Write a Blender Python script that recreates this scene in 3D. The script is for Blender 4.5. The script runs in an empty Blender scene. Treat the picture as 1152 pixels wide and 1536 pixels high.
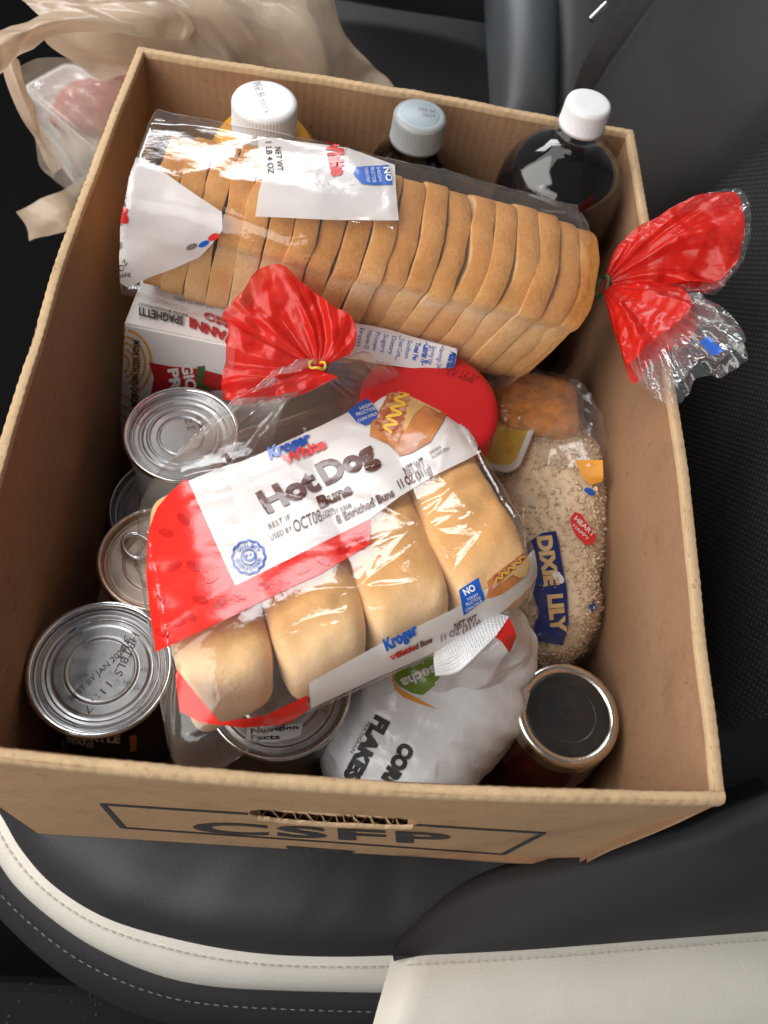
import bpy, bmesh, math, random
import numpy as np
from mathutils import Vector, Matrix
from mathutils.bvhtree import BVHTree

random.seed(7)
rng = np.random.default_rng(11)
scene = bpy.context.scene
COL = scene.collection

# ------------------------------------------------------------------ camera
CAM = np.array([-0.023, -0.3033, 0.5596])
ROT = np.array([[0.991, -0.104, -0.0842], [0.0487, 0.8665, -0.4967], [0.1246, 0.4882, 0.8638]])
u_, s_, v_ = np.linalg.svd(ROT); ROT = u_ @ v_
FPX = 1295.15
cd = bpy.data.cameras.new('camera'); cam = bpy.data.objects.new('camera', cd); COL.objects.link(cam)
cam.matrix_world = Matrix([list(ROT[i]) + [CAM[i]] for i in range(3)] + [[0, 0, 0, 1]])
cd.sensor_fit = 'VERTICAL'; cd.sensor_height = 36.0; cd.sensor_width = 27.0
cd.lens = 36.0 * FPX / 1536.0
cd.clip_start = 0.01; cd.clip_end = 50
cd.dof.use_dof = True; cd.dof.focus_distance = 0.46; cd.dof.aperture_fstop = 9.0
scene.camera = cam

# ------------------------------------------------------------------ light
w = bpy.data.worlds.new('World'); scene.world = w; w.use_nodes = True
bg = w.node_tree.nodes['Background']; bg.inputs[0].default_value = (0.80, 0.90, 1.0, 1); bg.inputs[1].default_value = 0.125

def area(name, loc, target, sx, sy, power, color):
    l = bpy.data.lights.new(name, 'AREA'); l.shape = 'RECTANGLE'; l.size = sx; l.size_y = sy
    l.energy = power; l.color = color
    o = bpy.data.objects.new(name, l); COL.objects.link(o); o.location = loc
    o.rotation_euler = (Vector(target) - Vector(loc)).to_track_quat('-Z', 'Y').to_euler()
    return o
area('windscreen_daylight', (-1.25, -0.10, 1.35), (0, 0, .15), 1.7, 1.5, 38.0, (1.0, 0.97, 0.93))
area('door_daylight', (-0.75, -1.15, 0.95), (0, 0, .1), 1.1, 0.8, 13.0, (1.0, 0.98, 0.96))
area('far_window_daylight', (-0.30, 1.15, 1.05), (0, 0.1, .2), 0.80, 0.30, 10.0, (0.95, 0.98, 1.0))
scene.view_settings.view_transform = 'Standard'; scene.view_settings.look = 'None'
scene.view_settings.exposure = 0.0; scene.view_settings.gamma = 1.0
scene.cycles.transparent_max_bounces = 28
scene.cycles.max_bounces = 7; scene.cycles.diffuse_bounces = 3; scene.cycles.glossy_bounces = 3
scene.cycles.adaptive_threshold = 0.03
scene.cycles.use_denoising = True

# ------------------------------------------------------------------ helpers
def px(x, y, z):
    """point of the place at height z seen at photo pixel x, y"""
    d = ROT @ np.array([(x - 576) / FPX, -(y - 768) / FPX, -1.0]); t = (z - CAM[2]) / d[2]
    return CAM + d * t
def px_plane(x, y, p0, n):
    d = ROT @ np.array([(x - 576) / FPX, -(y - 768) / FPX, -1.0]); n = np.asarray(n, float)
    return CAM + d * (np.dot(np.asarray(p0) - CAM, n) / np.dot(d, n))
def norm(v): v = np.asarray(v, float); return v / np.linalg.norm(v)

BASE = {}
def thing(name, label, cat, base, group=None, kind=None):
    o = bpy.data.objects.new(name, None); COL.objects.link(o); o.location = base
    o.empty_display_size = .02
    if kind: o['kind'] = kind
    o['label'] = label; o['category'] = cat
    if group: o['group'] = group
    BASE[o.name] = np.asarray(base, float)
    return o
def part(name, V, F, mat, parent=None, smooth=True, attr=None, kind=None, mats=None, label=None):
    V = np.asarray(V, float)
    b = BASE[parent.name] if parent is not None else np.zeros(3)
    me = bpy.data.meshes.new(name)
    me.from_pydata((V - b).tolist(), [], [list(map(int, f)) for f in F])
    me.update()
    if smooth: me.polygons.foreach_set('use_smooth', [True] * len(me.polygons))
    if attr is not None:
        a = me.attributes.new('tone', 'FLOAT', 'POINT'); a.data.foreach_set('value', np.asarray(attr, np.float32))
    if mats:
        for m in mats: me.materials.append(m)
    else: me.materials.append(mat)
    o = bpy.data.objects.new(name, me); COL.objects.link(o)
    if parent is not None: o.parent = parent
    BASE[o.name] = b
    if kind: o['kind'] = kind
    if label: o['label'] = label
    return o
def single(name, V, F, mat, base, label, cat, group=None, smooth=True, attr=None, kind=None):
    o = part(name, np.asarray(V, float) - np.asarray(base, float), F, mat, None, smooth, attr)
    o.location = base; BASE[o.name] = np.asarray(base, float)
    if label: o['label'] = label
    if cat: o['category'] = cat
    if group: o['group'] = group
    if kind: o['kind'] = kind
    return o
def grid(P, cu=False, cv=False):
    """P [n,m,3] -> verts, quads"""
    n, m = P.shape[:2]; V = P.reshape(-1, 3); F = []
    for i in range(n if cu else n - 1):
        i2 = (i + 1) % n
        for j in range(m if cv else m - 1):
            j2 = (j + 1) % m
            F.append((i * m + j, i2 * m + j, i2 * m + j2, i * m + j2))
    return V, F
def join(*parts):
    Vs, Fs, off = [], [], 0
    for V, F in parts:
        V = np.asarray(V, float); Vs.append(V); Fs += [tuple(int(i) + off for i in f) for f in F]; off += len(V)
    return np.concatenate(Vs), Fs
def box(x0, x1, y0, y1, z0, z1, T=None):
    V = np.array([(x, y, z) for x in (x0, x1) for y in (y0, y1) for z in (z0, z1)], float)
    F = [(0, 1, 3, 2), (4, 6, 7, 5), (0, 4, 5, 1), (2, 3, 7, 6), (0, 2, 6, 4), (1, 5, 7, 3)]
    return (V if T is None else T(V)), F
def lathe(prof, c, seg=72, R=None, closed=False):
    prof = np.asarray(prof, float); a = np.linspace(0, 2 * math.pi, seg, endpoint=False)
    P = np.stack([prof[:, None, 0] * np.cos(a), prof[:, None, 0] * np.sin(a), np.repeat(prof[:, 1:2], seg, 1)], -1)
    if R is not None: P = P @ np.asarray(R).T
    V, F = grid(P + np.asarray(c), False, True)
    return V, F
def catmull(pts, n=8, closed=False):
    p = np.asarray(pts, float); N = len(p); out = []
    rngi = range(N) if closed else range(N - 1)
    for i in rngi:
        p0 = p[(i - 1) % N] if closed or i > 0 else 2 * p[0] - p[1]
        p1 = p[i]; p2 = p[(i + 1) % N]
        p3 = p[(i + 2) % N] if closed or i + 2 < N else 2 * p[-1] - p[-2]
        for t in np.linspace(0, 1, n, endpoint=False):
            out.append(.5 * (2 * p1 + (p2 - p0) * t + (2 * p0 - 5 * p1 + 4 * p2 - p3) * t * t + (3 * p1 - p0 - 3 * p2 + p3) * t ** 3))
    if not closed: out.append(p[-1])
    return np.array(out)
def resample(c, n):
    c = np.asarray(c, float); d = np.r_[0, np.cumsum(np.linalg.norm(np.diff(c, axis=0), axis=1))]
    t = np.linspace(0, d[-1], n); return np.stack([np.interp(t, d, c[:, k]) for k in range(c.shape[1])], -1)
def tube(path, r, seg=8, n=None):
    path = np.asarray(path, float); n = len(path)
    tg = np.gradient(path, axis=0); tg /= np.linalg.norm(tg, axis=1)[:, None] + 1e-12
    ref = np.array([0, 0, 1.]) if abs(tg[0][2]) < .9 else np.array([1., 0, 0])
    a = np.linspace(0, 2 * math.pi, seg, endpoint=False); P = np.zeros((n, seg, 3))
    rr = np.broadcast_to(np.asarray(r, float), (n,))
    for i in range(n):
        s = norm(np.cross(tg[i], ref)); q = np.cross(s, tg[i])
        P[i] = path[i] + rr[i] * (np.cos(a)[:, None] * s + np.sin(a)[:, None] * q)
    return grid(P, False, True)
# value noise, vectorised
_perm = rng.permutation(4096).astype(np.int64); _val = rng.random(4096) * 2 - 1
def vnoise(p, seed=0):
    p = np.asarray(p, float); i = np.floor(p).astype(np.int64); f = p - i; f = f * f * f * (f * (f * 6 - 15) + 10)
    def h(a, b, c): return _val[_perm[(_perm[(_perm[(a + seed * 37) & 4095] + b) & 4095] + c) & 4095]]
    x, y, z = i[..., 0], i[..., 1], i[..., 2]; fx, fy, fz = f[..., 0], f[..., 1], f[..., 2]
    L = lambda a, b, t: a + (b - a) * t
    return L(L(L(h(x, y, z), h(x + 1, y, z), fx), L(h(x, y + 1, z), h(x + 1, y + 1, z), fx), fy),
             L(L(h(x, y, z + 1), h(x + 1, y, z + 1), fx), L(h(x, y + 1, z + 1), h(x + 1, y + 1, z + 1), fx), fy), fz)
def fbm(p, oct=3, seed=0):
    s, a, q = 0, 1.0, np.asarray(p, float)
    for k in range(oct): s = s + a * vnoise(q, seed + k); a *= .5; q = q * 2.03 + 11.3
    return s
def ridged(p, oct=3, seed=0, sharp=1.5):
    """crease-like noise, sharp ridges, about -0.5..0.5"""
    s, a, q = 0, 1.0, np.asarray(p, float)
    for k in range(oct):
        s = s + a * ((1 - np.abs(vnoise(q, seed + k))) ** sharp - .6); a *= .5; q = q * 1.9 + 5.7
    return s
def creases(p, freq, seed=0, n=7, amp=1.0):
    """facetted folds of thin plastic: straight creases in scattered directions, strong in places, gone in others"""
    r = np.random.default_rng(seed + 100); p = np.asarray(p, float); wv = vnoise(p * freq * .35, seed)[..., None]
    h = 0
    for k in range(n):
        d = r.normal(size=3); d /= np.linalg.norm(d); f = freq * r.uniform(.6, 1.9)
        ph = p @ d * f + r.uniform(0, 9) + .9 * wv[..., 0]
        tri = np.abs((ph % 2) - 1) - .5
        m = smooth01((vnoise(p * freq * .5 + k * 7.7, seed + k) + .45) * 1.3)
        h = h + tri * m / f * freq
    return h / n ** .5 * amp
def fold_lines(P, n, lo, hi, length, width, amp, seed, axes=(0, 1)):
    """thin straight folds scattered over a film, P in film coordinates"""
    r = np.random.default_rng(seed); h = np.zeros(len(P)); Q = P[:, list(axes)]
    for k in range(n):
        c = r.uniform(lo, hi); a = r.normal(0, .55) + (r.random() < .25) * 1.3; d = np.array([math.cos(a), math.sin(a)]); L_ = r.uniform(.35, 1) * length
        w_ = Q - c; t = w_ @ d; s = w_ @ np.array([-d[1], d[0]]) + .04 * np.sin(t / L_ * 3) * L_
        h += amp * r.uniform(.5, 1.2) * np.exp(-np.abs(s) / width) * np.clip(1 - (t / L_) ** 2, 0, 1)
    return h
def smooth01(t): t = np.clip(t, 0, 1); return t * t * (3 - 2 * t)

# ------------------------------------------------------------------ materials
def newmat(name):
    m = bpy.data.materials.new(name); m.use_nodes = True; nt = m.node_tree
    return m, nt, nt.nodes, nt.links, nt.nodes['Principled BSDF']
def ramp(N, stops):
    r = N.new('ShaderNodeValToRGB'); e = r.color_ramp.elements
    while len(e) < len(stops): e.new(.5)
    for k, (p, c) in enumerate(stops): e[k].position = p; e[k].color = (*c, 1)
    return r
def coords(N, L, scale=(1, 1, 1)):
    t = N.new('ShaderNodeTexCoord'); mp = N.new('ShaderNodeMapping'); mp.inputs['Scale'].default_value = scale
    L.new(t.outputs['Object'], mp.inputs[0]); return mp.outputs[0]
def noise_node(N, L, co, scale, detail=3, rough=.55):
    n = N.new('ShaderNodeTexNoise'); n.inputs['Scale'].default_value = scale; n.inputs['Detail'].default_value = detail
    n.inputs['Roughness'].default_value = rough; L.new(co, n.inputs['Vector']); return n
def bump(N, L, src, strength, dist, b, prev=None):
    n = N.new('ShaderNodeBump'); n.inputs['Strength'].default_value = strength; n.inputs['Distance'].default_value = dist
    L.new(src, n.inputs['Height'])
    if prev is not None: L.new(prev.outputs[0], n.inputs['Normal'])
    if b is not None: L.new(n.outputs[0], b.inputs['Normal'])
    return n
def plain(name, c, rough=.5, metal=0, var=.12, vs=60, bs=0, bscale=300, coat=0, spec=None, trans=0):
    m, nt, N, L, b = newmat(name); co = coords(N, L)
    n = noise_node(N, L, co, vs, 4)
    r = ramp(N, [(.3, tuple(x * (1 - var) for x in c)), (.7, tuple(min(1, x * (1 + var)) for x in c))])
    L.new(n.outputs['Fac'], r.inputs[0]); L.new(r.outputs[0], b.inputs['Base Color'])
    b.inputs['Roughness'].default_value = rough; b.inputs['Metallic'].default_value = metal
    b.inputs['Coat Weight'].default_value = coat; b.inputs['Coat Roughness'].default_value = .08
    if metal > .5:      # smudges and handling marks
        sm = noise_node(N, L, co, 70, 6, .7); mr = N.new('ShaderNodeMapRange'); mr.inputs['From Min'].default_value = .35; mr.inputs['From Max'].default_value = .7
        mr.inputs['To Min'].default_value = rough * .75; mr.inputs['To Max'].default_value = min(1, rough * 1.7); L.new(sm.outputs['Fac'], mr.inputs['Value']); L.new(mr.outputs[0], b.inputs['Roughness'])
    if spec is not None: b.inputs['Specular IOR Level'].default_value = spec
    if bs: bump(N, L, noise_node(N, L, co, bscale, 3).outputs['Fac'], bs, .001, b)
    if trans: b.inputs['Transmission Weight'].default_value = trans
    return m
def kraft(name, c, axis_scale=(1, 1, 1)):
    m, nt, N, L, b = newmat(name); co = coords(N, L, axis_scale)
    n1 = noise_node(N, L, co, 14, 3); n2 = noise_node(N, L, coords(N, L, (260, 260, 420)), 1.0, 6, .75)
    n3 = noise_node(N, L, co, 900, 2)
    mx = N.new('ShaderNodeMath'); mx.operation = 'MULTIPLY_ADD'; mx.inputs[1].default_value = .55
    L.new(n2.outputs['Fac'], mx.inputs[0]); ad = N.new('ShaderNodeMath'); ad.operation = 'MULTIPLY'; ad.inputs[1].default_value = .45
    L.new(n1.outputs['Fac'], ad.inputs[0]); L.new(ad.outputs[0], mx.inputs[2])
    r = ramp(N, [(.26, tuple(x * .64 for x in c)), (.42, tuple(x * .90 for x in c)), (.55, c), (.74, tuple(x * 1.18 for x in c))])
    L.new(mx.outputs[0], r.inputs[0])
    n4 = noise_node(N, L, coords(N, L, (1, 1, 1)), 210, 3, .7); n5 = noise_node(N, L, coords(N, L, (1, 1, 1)), 33, 5, .75)
    fk = ramp(N, [(.30, (.66, .62, .58)), (.36, (1, 1, 1)), (.70, (1, 1, 1)), (.78, (1.0, 1.0, 1.0))]); L.new(n4.outputs['Fac'], fk.inputs[0])
    sf = ramp(N, [(.33, (.80, .78, .76)), (.45, (1, 1, 1))]); L.new(n5.outputs['Fac'], sf.inputs[0])
    m1 = N.new('ShaderNodeMix'); m1.data_type = 'RGBA'; m1.blend_type = 'MULTIPLY'; m1.inputs['Factor'].default_value = 1.0
    L.new(r.outputs[0], m1.inputs['A']); L.new(fk.outputs[0], m1.inputs['B'])
    m2 = N.new('ShaderNodeMix'); m2.data_type = 'RGBA'; m2.blend_type = 'MULTIPLY'; m2.inputs['Factor'].default_value = .7
    L.new(m1.outputs['Result'], m2.inputs['A']); L.new(sf.outputs[0], m2.inputs['B']); L.new(m2.outputs['Result'], b.inputs['Base Color'])
    b.inputs['Roughness'].default_value = .82; b.inputs['Specular IOR Level'].default_value = .25
    p = bump(N, L, n3.outputs['Fac'], .35, .0006, None); bump(N, L, n2.outputs['Fac'], .3, .0008, b, p)
    return m
def film(name, tint=(.975, .975, .975), base=.045, edge=.55, rough=.06, haze=.02, hazecol=(.9, .9, .9), bs=.25, bscale=90):
    """thin clear plastic: see-through with a gloss that grows at grazing angles"""
    m, nt, N, L, b = newmat(name); N.remove(b)
    out = [n for n in N if n.type == 'OUTPUT_MATERIAL'][0]
    tr = N.new('ShaderNodeBsdfTransparent'); tr.inputs[0].default_value = (*tint, 1)
    gl = N.new('ShaderNodeBsdfGlossy'); gl.inputs['Roughness'].default_value = rough; gl.inputs[0].default_value = (1, 1, 1, 1)
    df = N.new('ShaderNodeBsdfDiffuse'); df.inputs[0].default_value = (*hazecol, 1)
    lw = N.new('ShaderNodeLayerWeight'); lw.inputs['Blend'].default_value = .5
    pw = N.new('ShaderNodeMath'); pw.operation = 'POWER'; pw.inputs[1].default_value = 3.2
    L.new(lw.outputs['Facing'], pw.inputs[0])
    ma = N.new('ShaderNodeMath'); ma.operation = 'MULTIPLY_ADD'; ma.inputs[1].default_value = edge; ma.inputs[2].default_value = base
    ma.use_clamp = True; L.new(pw.outputs[0], ma.inputs[0])
    co = coords(N, L); n = noise_node(N, L, co, bscale, 4, .6)
    bp = bump(N, L, n.outputs['Fac'], bs, .002, None)
    for nd in (gl, lw): L.new(bp.outputs[0], nd.inputs['Normal'])
    m1 = N.new('ShaderNodeMixShader'); m1.inputs[0].default_value = haze
    L.new(tr.outputs[0], m1.inputs[1]); L.new(df.outputs[0], m1.inputs[2])
    m2 = N.new('ShaderNodeMixShader'); L.new(ma.outputs[0], m2.inputs[0]); L.new(m1.outputs[0], m2.inputs[1]); L.new(gl.outputs[0], m2.inputs[2])
    L.new(m2.outputs[0], out.inputs[0]); return m
def sheet(name, c, rough=.22, transl=.3, opacity=1.0, bs=.2, bscale=70, var=.06):
    """printed or coloured plastic sheet: glossy, a little light comes through"""
    m, nt, N, L, b = newmat(name); out = [n for n in N if n.type == 'OUTPUT_MATERIAL'][0]
    co = coords(N, L); n0 = noise_node(N, L, co, 35, 3)
    r = ramp(N, [(.3, tuple(x * (1 - var) for x in c)), (.7, tuple(min(1, x * (1 + var)) for x in c))])
    L.new(n0.outputs['Fac'], r.inputs[0]); L.new(r.outputs[0], b.inputs['Base Color'])
    b.inputs['Roughness'].default_value = rough; b.inputs['Coat Weight'].default_value = .25; b.inputs['Coat Roughness'].default_value = .12
    n = noise_node(N, L, co, bscale, 4, .6); bp = bump(N, L, n.outputs['Fac'], bs, .002, b)
    L.new(bp.outputs[0], b.inputs['Coat Normal'])
    tl = N.new('ShaderNodeBsdfTranslucent'); L.new(r.outputs[0], tl.inputs[0])
    m1 = N.new('ShaderNodeMixShader'); m1.inputs[0].default_value = transl
    L.new(b.outputs[0], m1.inputs[1]); L.new(tl.outputs[0], m1.inputs[2]); last = m1
    if opacity < 1:
        tr = N.new('ShaderNodeBsdfTransparent'); m2 = N.new('ShaderNodeMixShader'); m2.inputs[0].default_value = 1 - opacity
        L.new(m1.outputs[0], m2.inputs[1]); L.new(tr.outputs[0], m2.inputs[2]); last = m2
    L.new(last.outputs[0], out.inputs[0]); return m
def toned(name, stops, rough=.6, ns=40, namp=.25, bs=.3, bscale=250, sss=0, spec=.3):
    """colour that follows the bake / crust attribute 'tone' with mottling"""
    m, nt, N, L, b = newmat(name); co = coords(N, L)
    at = N.new('ShaderNodeAttribute'); at.attribute_name = 'tone'
    n = noise_node(N, L, co, ns, 5, .6); n2 = noise_node(N, L, co, ns * 9, 2, .6)
    a1 = N.new('ShaderNodeMath'); a1.operation = 'MULTIPLY_ADD'; a1.inputs[1].default_value = namp; 
    L.new(n.outputs['Fac'], a1.inputs[0]); 
    sb = N.new('ShaderNodeMath'); sb.operation = 'SUBTRACT'; sb.inputs[1].default_value = namp * .5
    L.new(at.outputs['Fac'], sb.inputs[0]); L.new(sb.outputs[0], a1.inputs[2])
    a2 = N.new('ShaderNodeMath'); a2.operation = 'MULTIPLY_ADD'; a2.inputs[1].default_value = namp * .5
    L.new(n2.outputs['Fac'], a2.inputs[0])
    sb2 = N.new('ShaderNodeMath'); sb2.operation = 'SUBTRACT'; sb2.inputs[1].default_value = namp * .25
    L.new(a1.outputs[0], sb2.inputs[0]); L.new(sb2.outputs[0], a2.inputs[2])
    r = ramp(N, stops); L.new(a2.outputs[0], r.inputs[0]); L.new(r.outputs[0], b.inputs['Base Color'])
    b.inputs['Roughness'].default_value = rough; b.inputs['Specular IOR Level'].default_value = spec
    if sss: b.inputs['Subsurface Weight'].default_value = sss; b.inputs['Subsurface Radius'].default_value = (.006, .003, .0015); b.inputs['Subsurface Scale'].default_value = 1.0
    bump(N, L, noise_node(N, L, co, bscale, 4, .65).outputs['Fac'], bs, .001, b)
    return m

M = {}
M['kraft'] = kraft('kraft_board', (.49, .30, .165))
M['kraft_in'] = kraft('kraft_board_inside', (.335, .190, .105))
M['kraft_edge'] = kraft('kraft_cut_edge', (.55, .38, .22))
M['ink_black'] = plain('black_print', (.03, .028, .026), .6, var=.3, vs=300)
M['ink_box'] = plain('box_print', (.045, .042, .04), .75, var=.35, vs=500)
M['film'] = film('clear_bag_film', base=.045, edge=.6, rough=.06, haze=.03, bs=.12, bscale=160)
M['film_loose'] = film('clear_bag_film_loose', base=.07, edge=.65, rough=.05, haze=.05, bs=.25, bscale=150)
M['white_print'] = sheet('white_print', (.80, .76, .74), .3, .12, .95, bs=.12)
M['white_thin'] = sheet('white_print_thin', (.80, .77, .76), .2, .2, .88, bs=.2)
M['red_print'] = sheet('red_print', (.80, .028, .018), .25, .15, bs=.15)
M['red_tail'] = sheet('red_bag_tail', (.84, .028, .016), .28, .45, .84, bs=.15, bscale=160)
M['brown_ink'] = plain('brown_print', (.085, .018, .010), .35, var=.05, coat=.4)
M['red_ink'] = plain('red_lettering', (.65, .03, .03), .35, var=.05, coat=.4)
M['blue_ink'] = plain('blue_print', (.012, .10, .46), .35, var=.06, coat=.4)
M['navy_ink'] = plain('navy_print', (.01, .025, .16), .35, var=.06, coat=.4)
M['white_ink'] = plain('white_lettering', (.82, .82, .82), .35, var=.03, coat=.3)
M['grey_ink'] = plain('grey_dot_print', (.16, .13, .12), .5, var=.3, vs=900)
M['yellow_ink'] = plain('yellow_print', (.80, .48, .05), .4, var=.06)
M['orange_ink'] = plain('orange_print', (.78, .33, .03), .45, var=.06)
M['green_ink'] = plain('green_print', (.19, .30, .02), .35, var=.25, vs=25, coat=.4)
M['leaf_red'] = sheet('red_leaf_pattern', (.60, .014, .010), .25, .15, bs=.15)
M['steel'] = plain('tin_steel', (.52, .52, .53), .33, 1.0, var=.05, vs=400, bs=.05, bscale=900)
M['steel_copper'] = plain('tin_steel_coppery', (.66, .52, .43), .3, 1.0, var=.08, vs=120, bs=.08, bscale=700)
M['steel_bright'] = plain('bright_rim_steel', (.78, .78, .78), .14, 1.0, var=.03)
M['leather'] = plain('dark_leather', (.028, .026, .027), .48, var=.12, vs=9, bs=.22, bscale=1100, spec=.4)
M['leather_grey'] = plain('grey_leather', (.050, .055, .060), .45, var=.1, vs=9, bs=.1, bscale=650, spec=.5)
M['leather_cream'] = plain('cream_leather', (.66, .62, .55), .5, var=.04, vs=30, bs=.25, bscale=700)
M['thread_grey'] = plain('grey_thread', (.52, .48, .42), .8)
M['thread_white'] = plain('white_thread', (.20, .19, .18), .8)
M['plastic_dark'] = plain('dark_moulded_plastic', (.006, .006, .007), .7, var=.2, vs=20, bs=.3, bscale=900, spec=.15)
M['carpet'] = plain('black_carpet', (.006, .006, .006), .95, var=.4, vs=500, bs=.8, bscale=900, spec=.05)
M['belt'] = plain('seat_belt_webbing', (.02, .02, .021), .35, var=.2, vs=200)
M['white_cap'] = plain('white_cap_plastic', (.80, .79, .80), .38, var=.02, coat=.1)
# ------------------------------------------------------------------ print on surfaces
def bvh_of(*objs):
    vs, fs, off = [], [], 0
    for o in objs:
        b = BASE[o.name]; me = o.data; n = len(me.vertices); co = np.empty(n * 3); me.vertices.foreach_get('co', co)
        vs += (co.reshape(-1, 3) + b).tolist(); fs += [[i + off for i in p.vertices] for p in me.polygons]; off += n
    return BVHTree.FromPolygons([Vector(v) for v in vs], fs)
def cut_grid(bm, step, diag=False):
    xs = [v.co.x for v in bm.verts]; ys = [v.co.y for v in bm.verts]
    for ax, lo, hi in ((0, min(xs), max(xs)), (1, min(ys), max(ys))):
        k = math.floor(lo / step) + 1
        while k * step < hi:
            co = Vector((k * step, 0, 0)) if ax == 0 else Vector((0, k * step, 0)); no = Vector((1, 0, 0)) if ax == 0 else Vector((0, 1, 0))
            bmesh.ops.bisect_plane(bm, geom=bm.verts[:] + bm.edges[:] + bm.faces[:], plane_co=co, plane_no=no, dist=1e-5)
            k += 1
def flat_poly(polys):
    bm = bmesh.new()
    for p in polys:
        bm.faces.new([bm.verts.new((float(a), float(b), 0)) for a, b in p])
    bmesh.ops.triangulate(bm, faces=bm.faces[:])
    return bm
_txt = {}
def flat_text(body, bold=0.0, spacing=1.0):
    key = (body, bold, spacing)
    if key not in _txt:
        c = bpy.data.curves.new('t', 'FONT'); c.body = body; c.size = 1.0; c.offset = bold; c.resolution_u = 3; c.space_character = spacing
        o = bpy.data.objects.new('t', c); COL.objects.link(o)
        dg = bpy.context.evaluated_depsgraph_get(); dg.update(); e = o.evaluated_get(dg); me = e.to_mesh()
        V = np.array([v.co[:2] for v in me.vertices]); F = [tuple(p.vertices) for p in me.polygons]
        e.to_mesh_clear(); bpy.data.objects.remove(o); bpy.data.curves.remove(c)
        _txt[key] = (V, F)
    return _txt[key]
CAPH = 0.69
def text_px(body, a, b, h, bold=.0, up=None, spacing=1.0, slant=0):
    """lettering set between photo points a and b, cap height h in photo pixels -> flat bmesh"""
    V, F = flat_text(body, bold, spacing); V = V.copy()
    V[:, 0] -= V[:, 0].min(); wd = V[:, 0].max()
    a = np.array(a, float); b = np.array(b, float); ex = (b - a) / wd
    if up is None: d = (b - a) / np.linalg.norm(b - a); up = np.array([d[1], -d[0]])
    up = norm(up) * h / CAPH
    P = a + V[:, :1] * ex + V[:, 1:2] * up + slant * V[:, 1:2] * ex
    bm = bmesh.new(); vs = [bm.verts.new((p[0], p[1], 0)) for p in P]
    for f in F:
        try: bm.faces.new([vs[i] for i in f])
        except ValueError: pass
    bmesh.ops.triangulate(bm, faces=bm.faces[:])
    return bm
def lay(name, bms, bvh, off, mat, parent, step=7, jump=.010, back=False):
    """lay flat print (photo-pixel outlines) on the surface it is printed on"""
    if isinstance(bms, (list, tuple)):
        return [lay(name, b_, bvh, off, mat, parent, step, jump) for b_ in bms]
    Vs, Fs, o = [], [], 0
    for bm in (bms,):
        if step: cut_grid(bm, step)
        bm.verts.index_update(); hit = {}; miss = []
        for v in bm.verts:
            d = ROT @ np.array([(v.co.x - 576) / FPX, -(v.co.y - 768) / FPX, -1.0]); d = norm(d)
            loc, nn, idx, dist = bvh.ray_cast(Vector(CAM), Vector(d))
            if loc is None: miss.append(v); continue
            n = np.array(nn)
            if np.dot(n, d) > 0: n = -n
            hit[v.index] = (np.array(loc) + n * off, dist)
        if miss and hit:      # print that would run past the edge of the surface ends at that edge
            inside = [v for v in bm.verts if v.index in hit]; cx_ = sum(v.co.x for v in inside) / len(inside); cy_ = sum(v.co.y for v in inside) / len(inside)
            for v in miss:
                lo_, hi_, best = 0.0, 1.0, None
                for _ in range(9):
                    t = (lo_ + hi_) / 2; x_ = v.co.x + (cx_ - v.co.x) * t; y_ = v.co.y + (cy_ - v.co.y) * t
                    d = norm(ROT @ np.array([(x_ - 576) / FPX, -(y_ - 768) / FPX, -1.0])); r_ = bvh.ray_cast(Vector(CAM), Vector(d))
                    if r_[0] is None: lo_ = t
                    else: hi_ = t; best = (r_, d)
                if best:
                    n = np.array(best[0][1]); n = -n if np.dot(n, best[1]) > 0 else n; hit[v.index] = (np.array(best[0][0]) + n * off, best[0][3])
        mp = {}
        for f in bm.faces:
            ids = [v.index for v in f.verts]
            if not all(i in hit for i in ids): continue
            ds = [hit[i][1] for i in ids]
            if max(ds) - min(ds) > jump: continue
            for i in ids:
                if i not in mp: mp[i] = o; Vs.append(hit[i][0]); o += 1
            Fs.append([mp[i] for i in ids][::-1])
        bm.free()
    if not Fs: return None
    return part(name, Vs, Fs, mat, parent)
def ell(cx, cy, rx, ry, n=32, rot=0, scal=0, k=12):
    a = np.linspace(0, 2 * math.pi, n, endpoint=False); r = 1 + scal * np.cos(k * a); c, s = math.cos(rot), math.sin(rot)
    x = rx * r * np.cos(a); y = ry * r * np.sin(a); return np.stack([cx + c * x - s * y, cy + s * x + c * y], -1)
def ribbon(pts, wd, closed=False):
    """flat band along a pixel polyline -> list of quads"""
    p = np.asarray(pts, float); t = np.gradient(p, axis=0)
    if closed: t = np.roll(p, -1, 0) - np.roll(p, 1, 0)
    t /= np.linalg.norm(t, axis=1)[:, None] + 1e-9; nn = np.stack([-t[:, 1], t[:, 0]], -1) * wd / 2
    q = []; n = len(p)
    for i in range(n if closed else n - 1):
        j = (i + 1) % n; q.append([p[i] + nn[i], p[j] + nn[j], p[j] - nn[j], p[i] - nn[i]])
    return q

# ------------------------------------------------------------------ the car around the box
HB = 0.2025
def strip(name, rows, mat, parent, n=120, smooth=True):
    P = np.stack([resample(r, n) for r in rows], 0); V, F = grid(P); return part(name, V, F, mat, parent, smooth)
floor = single('car_floor', *box(-1.6, 1.4, -1.0, 1.6, -.40, -.38), M['carpet'], (0, 0, -.40), None, None, kind='structure', smooth=False)

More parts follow.
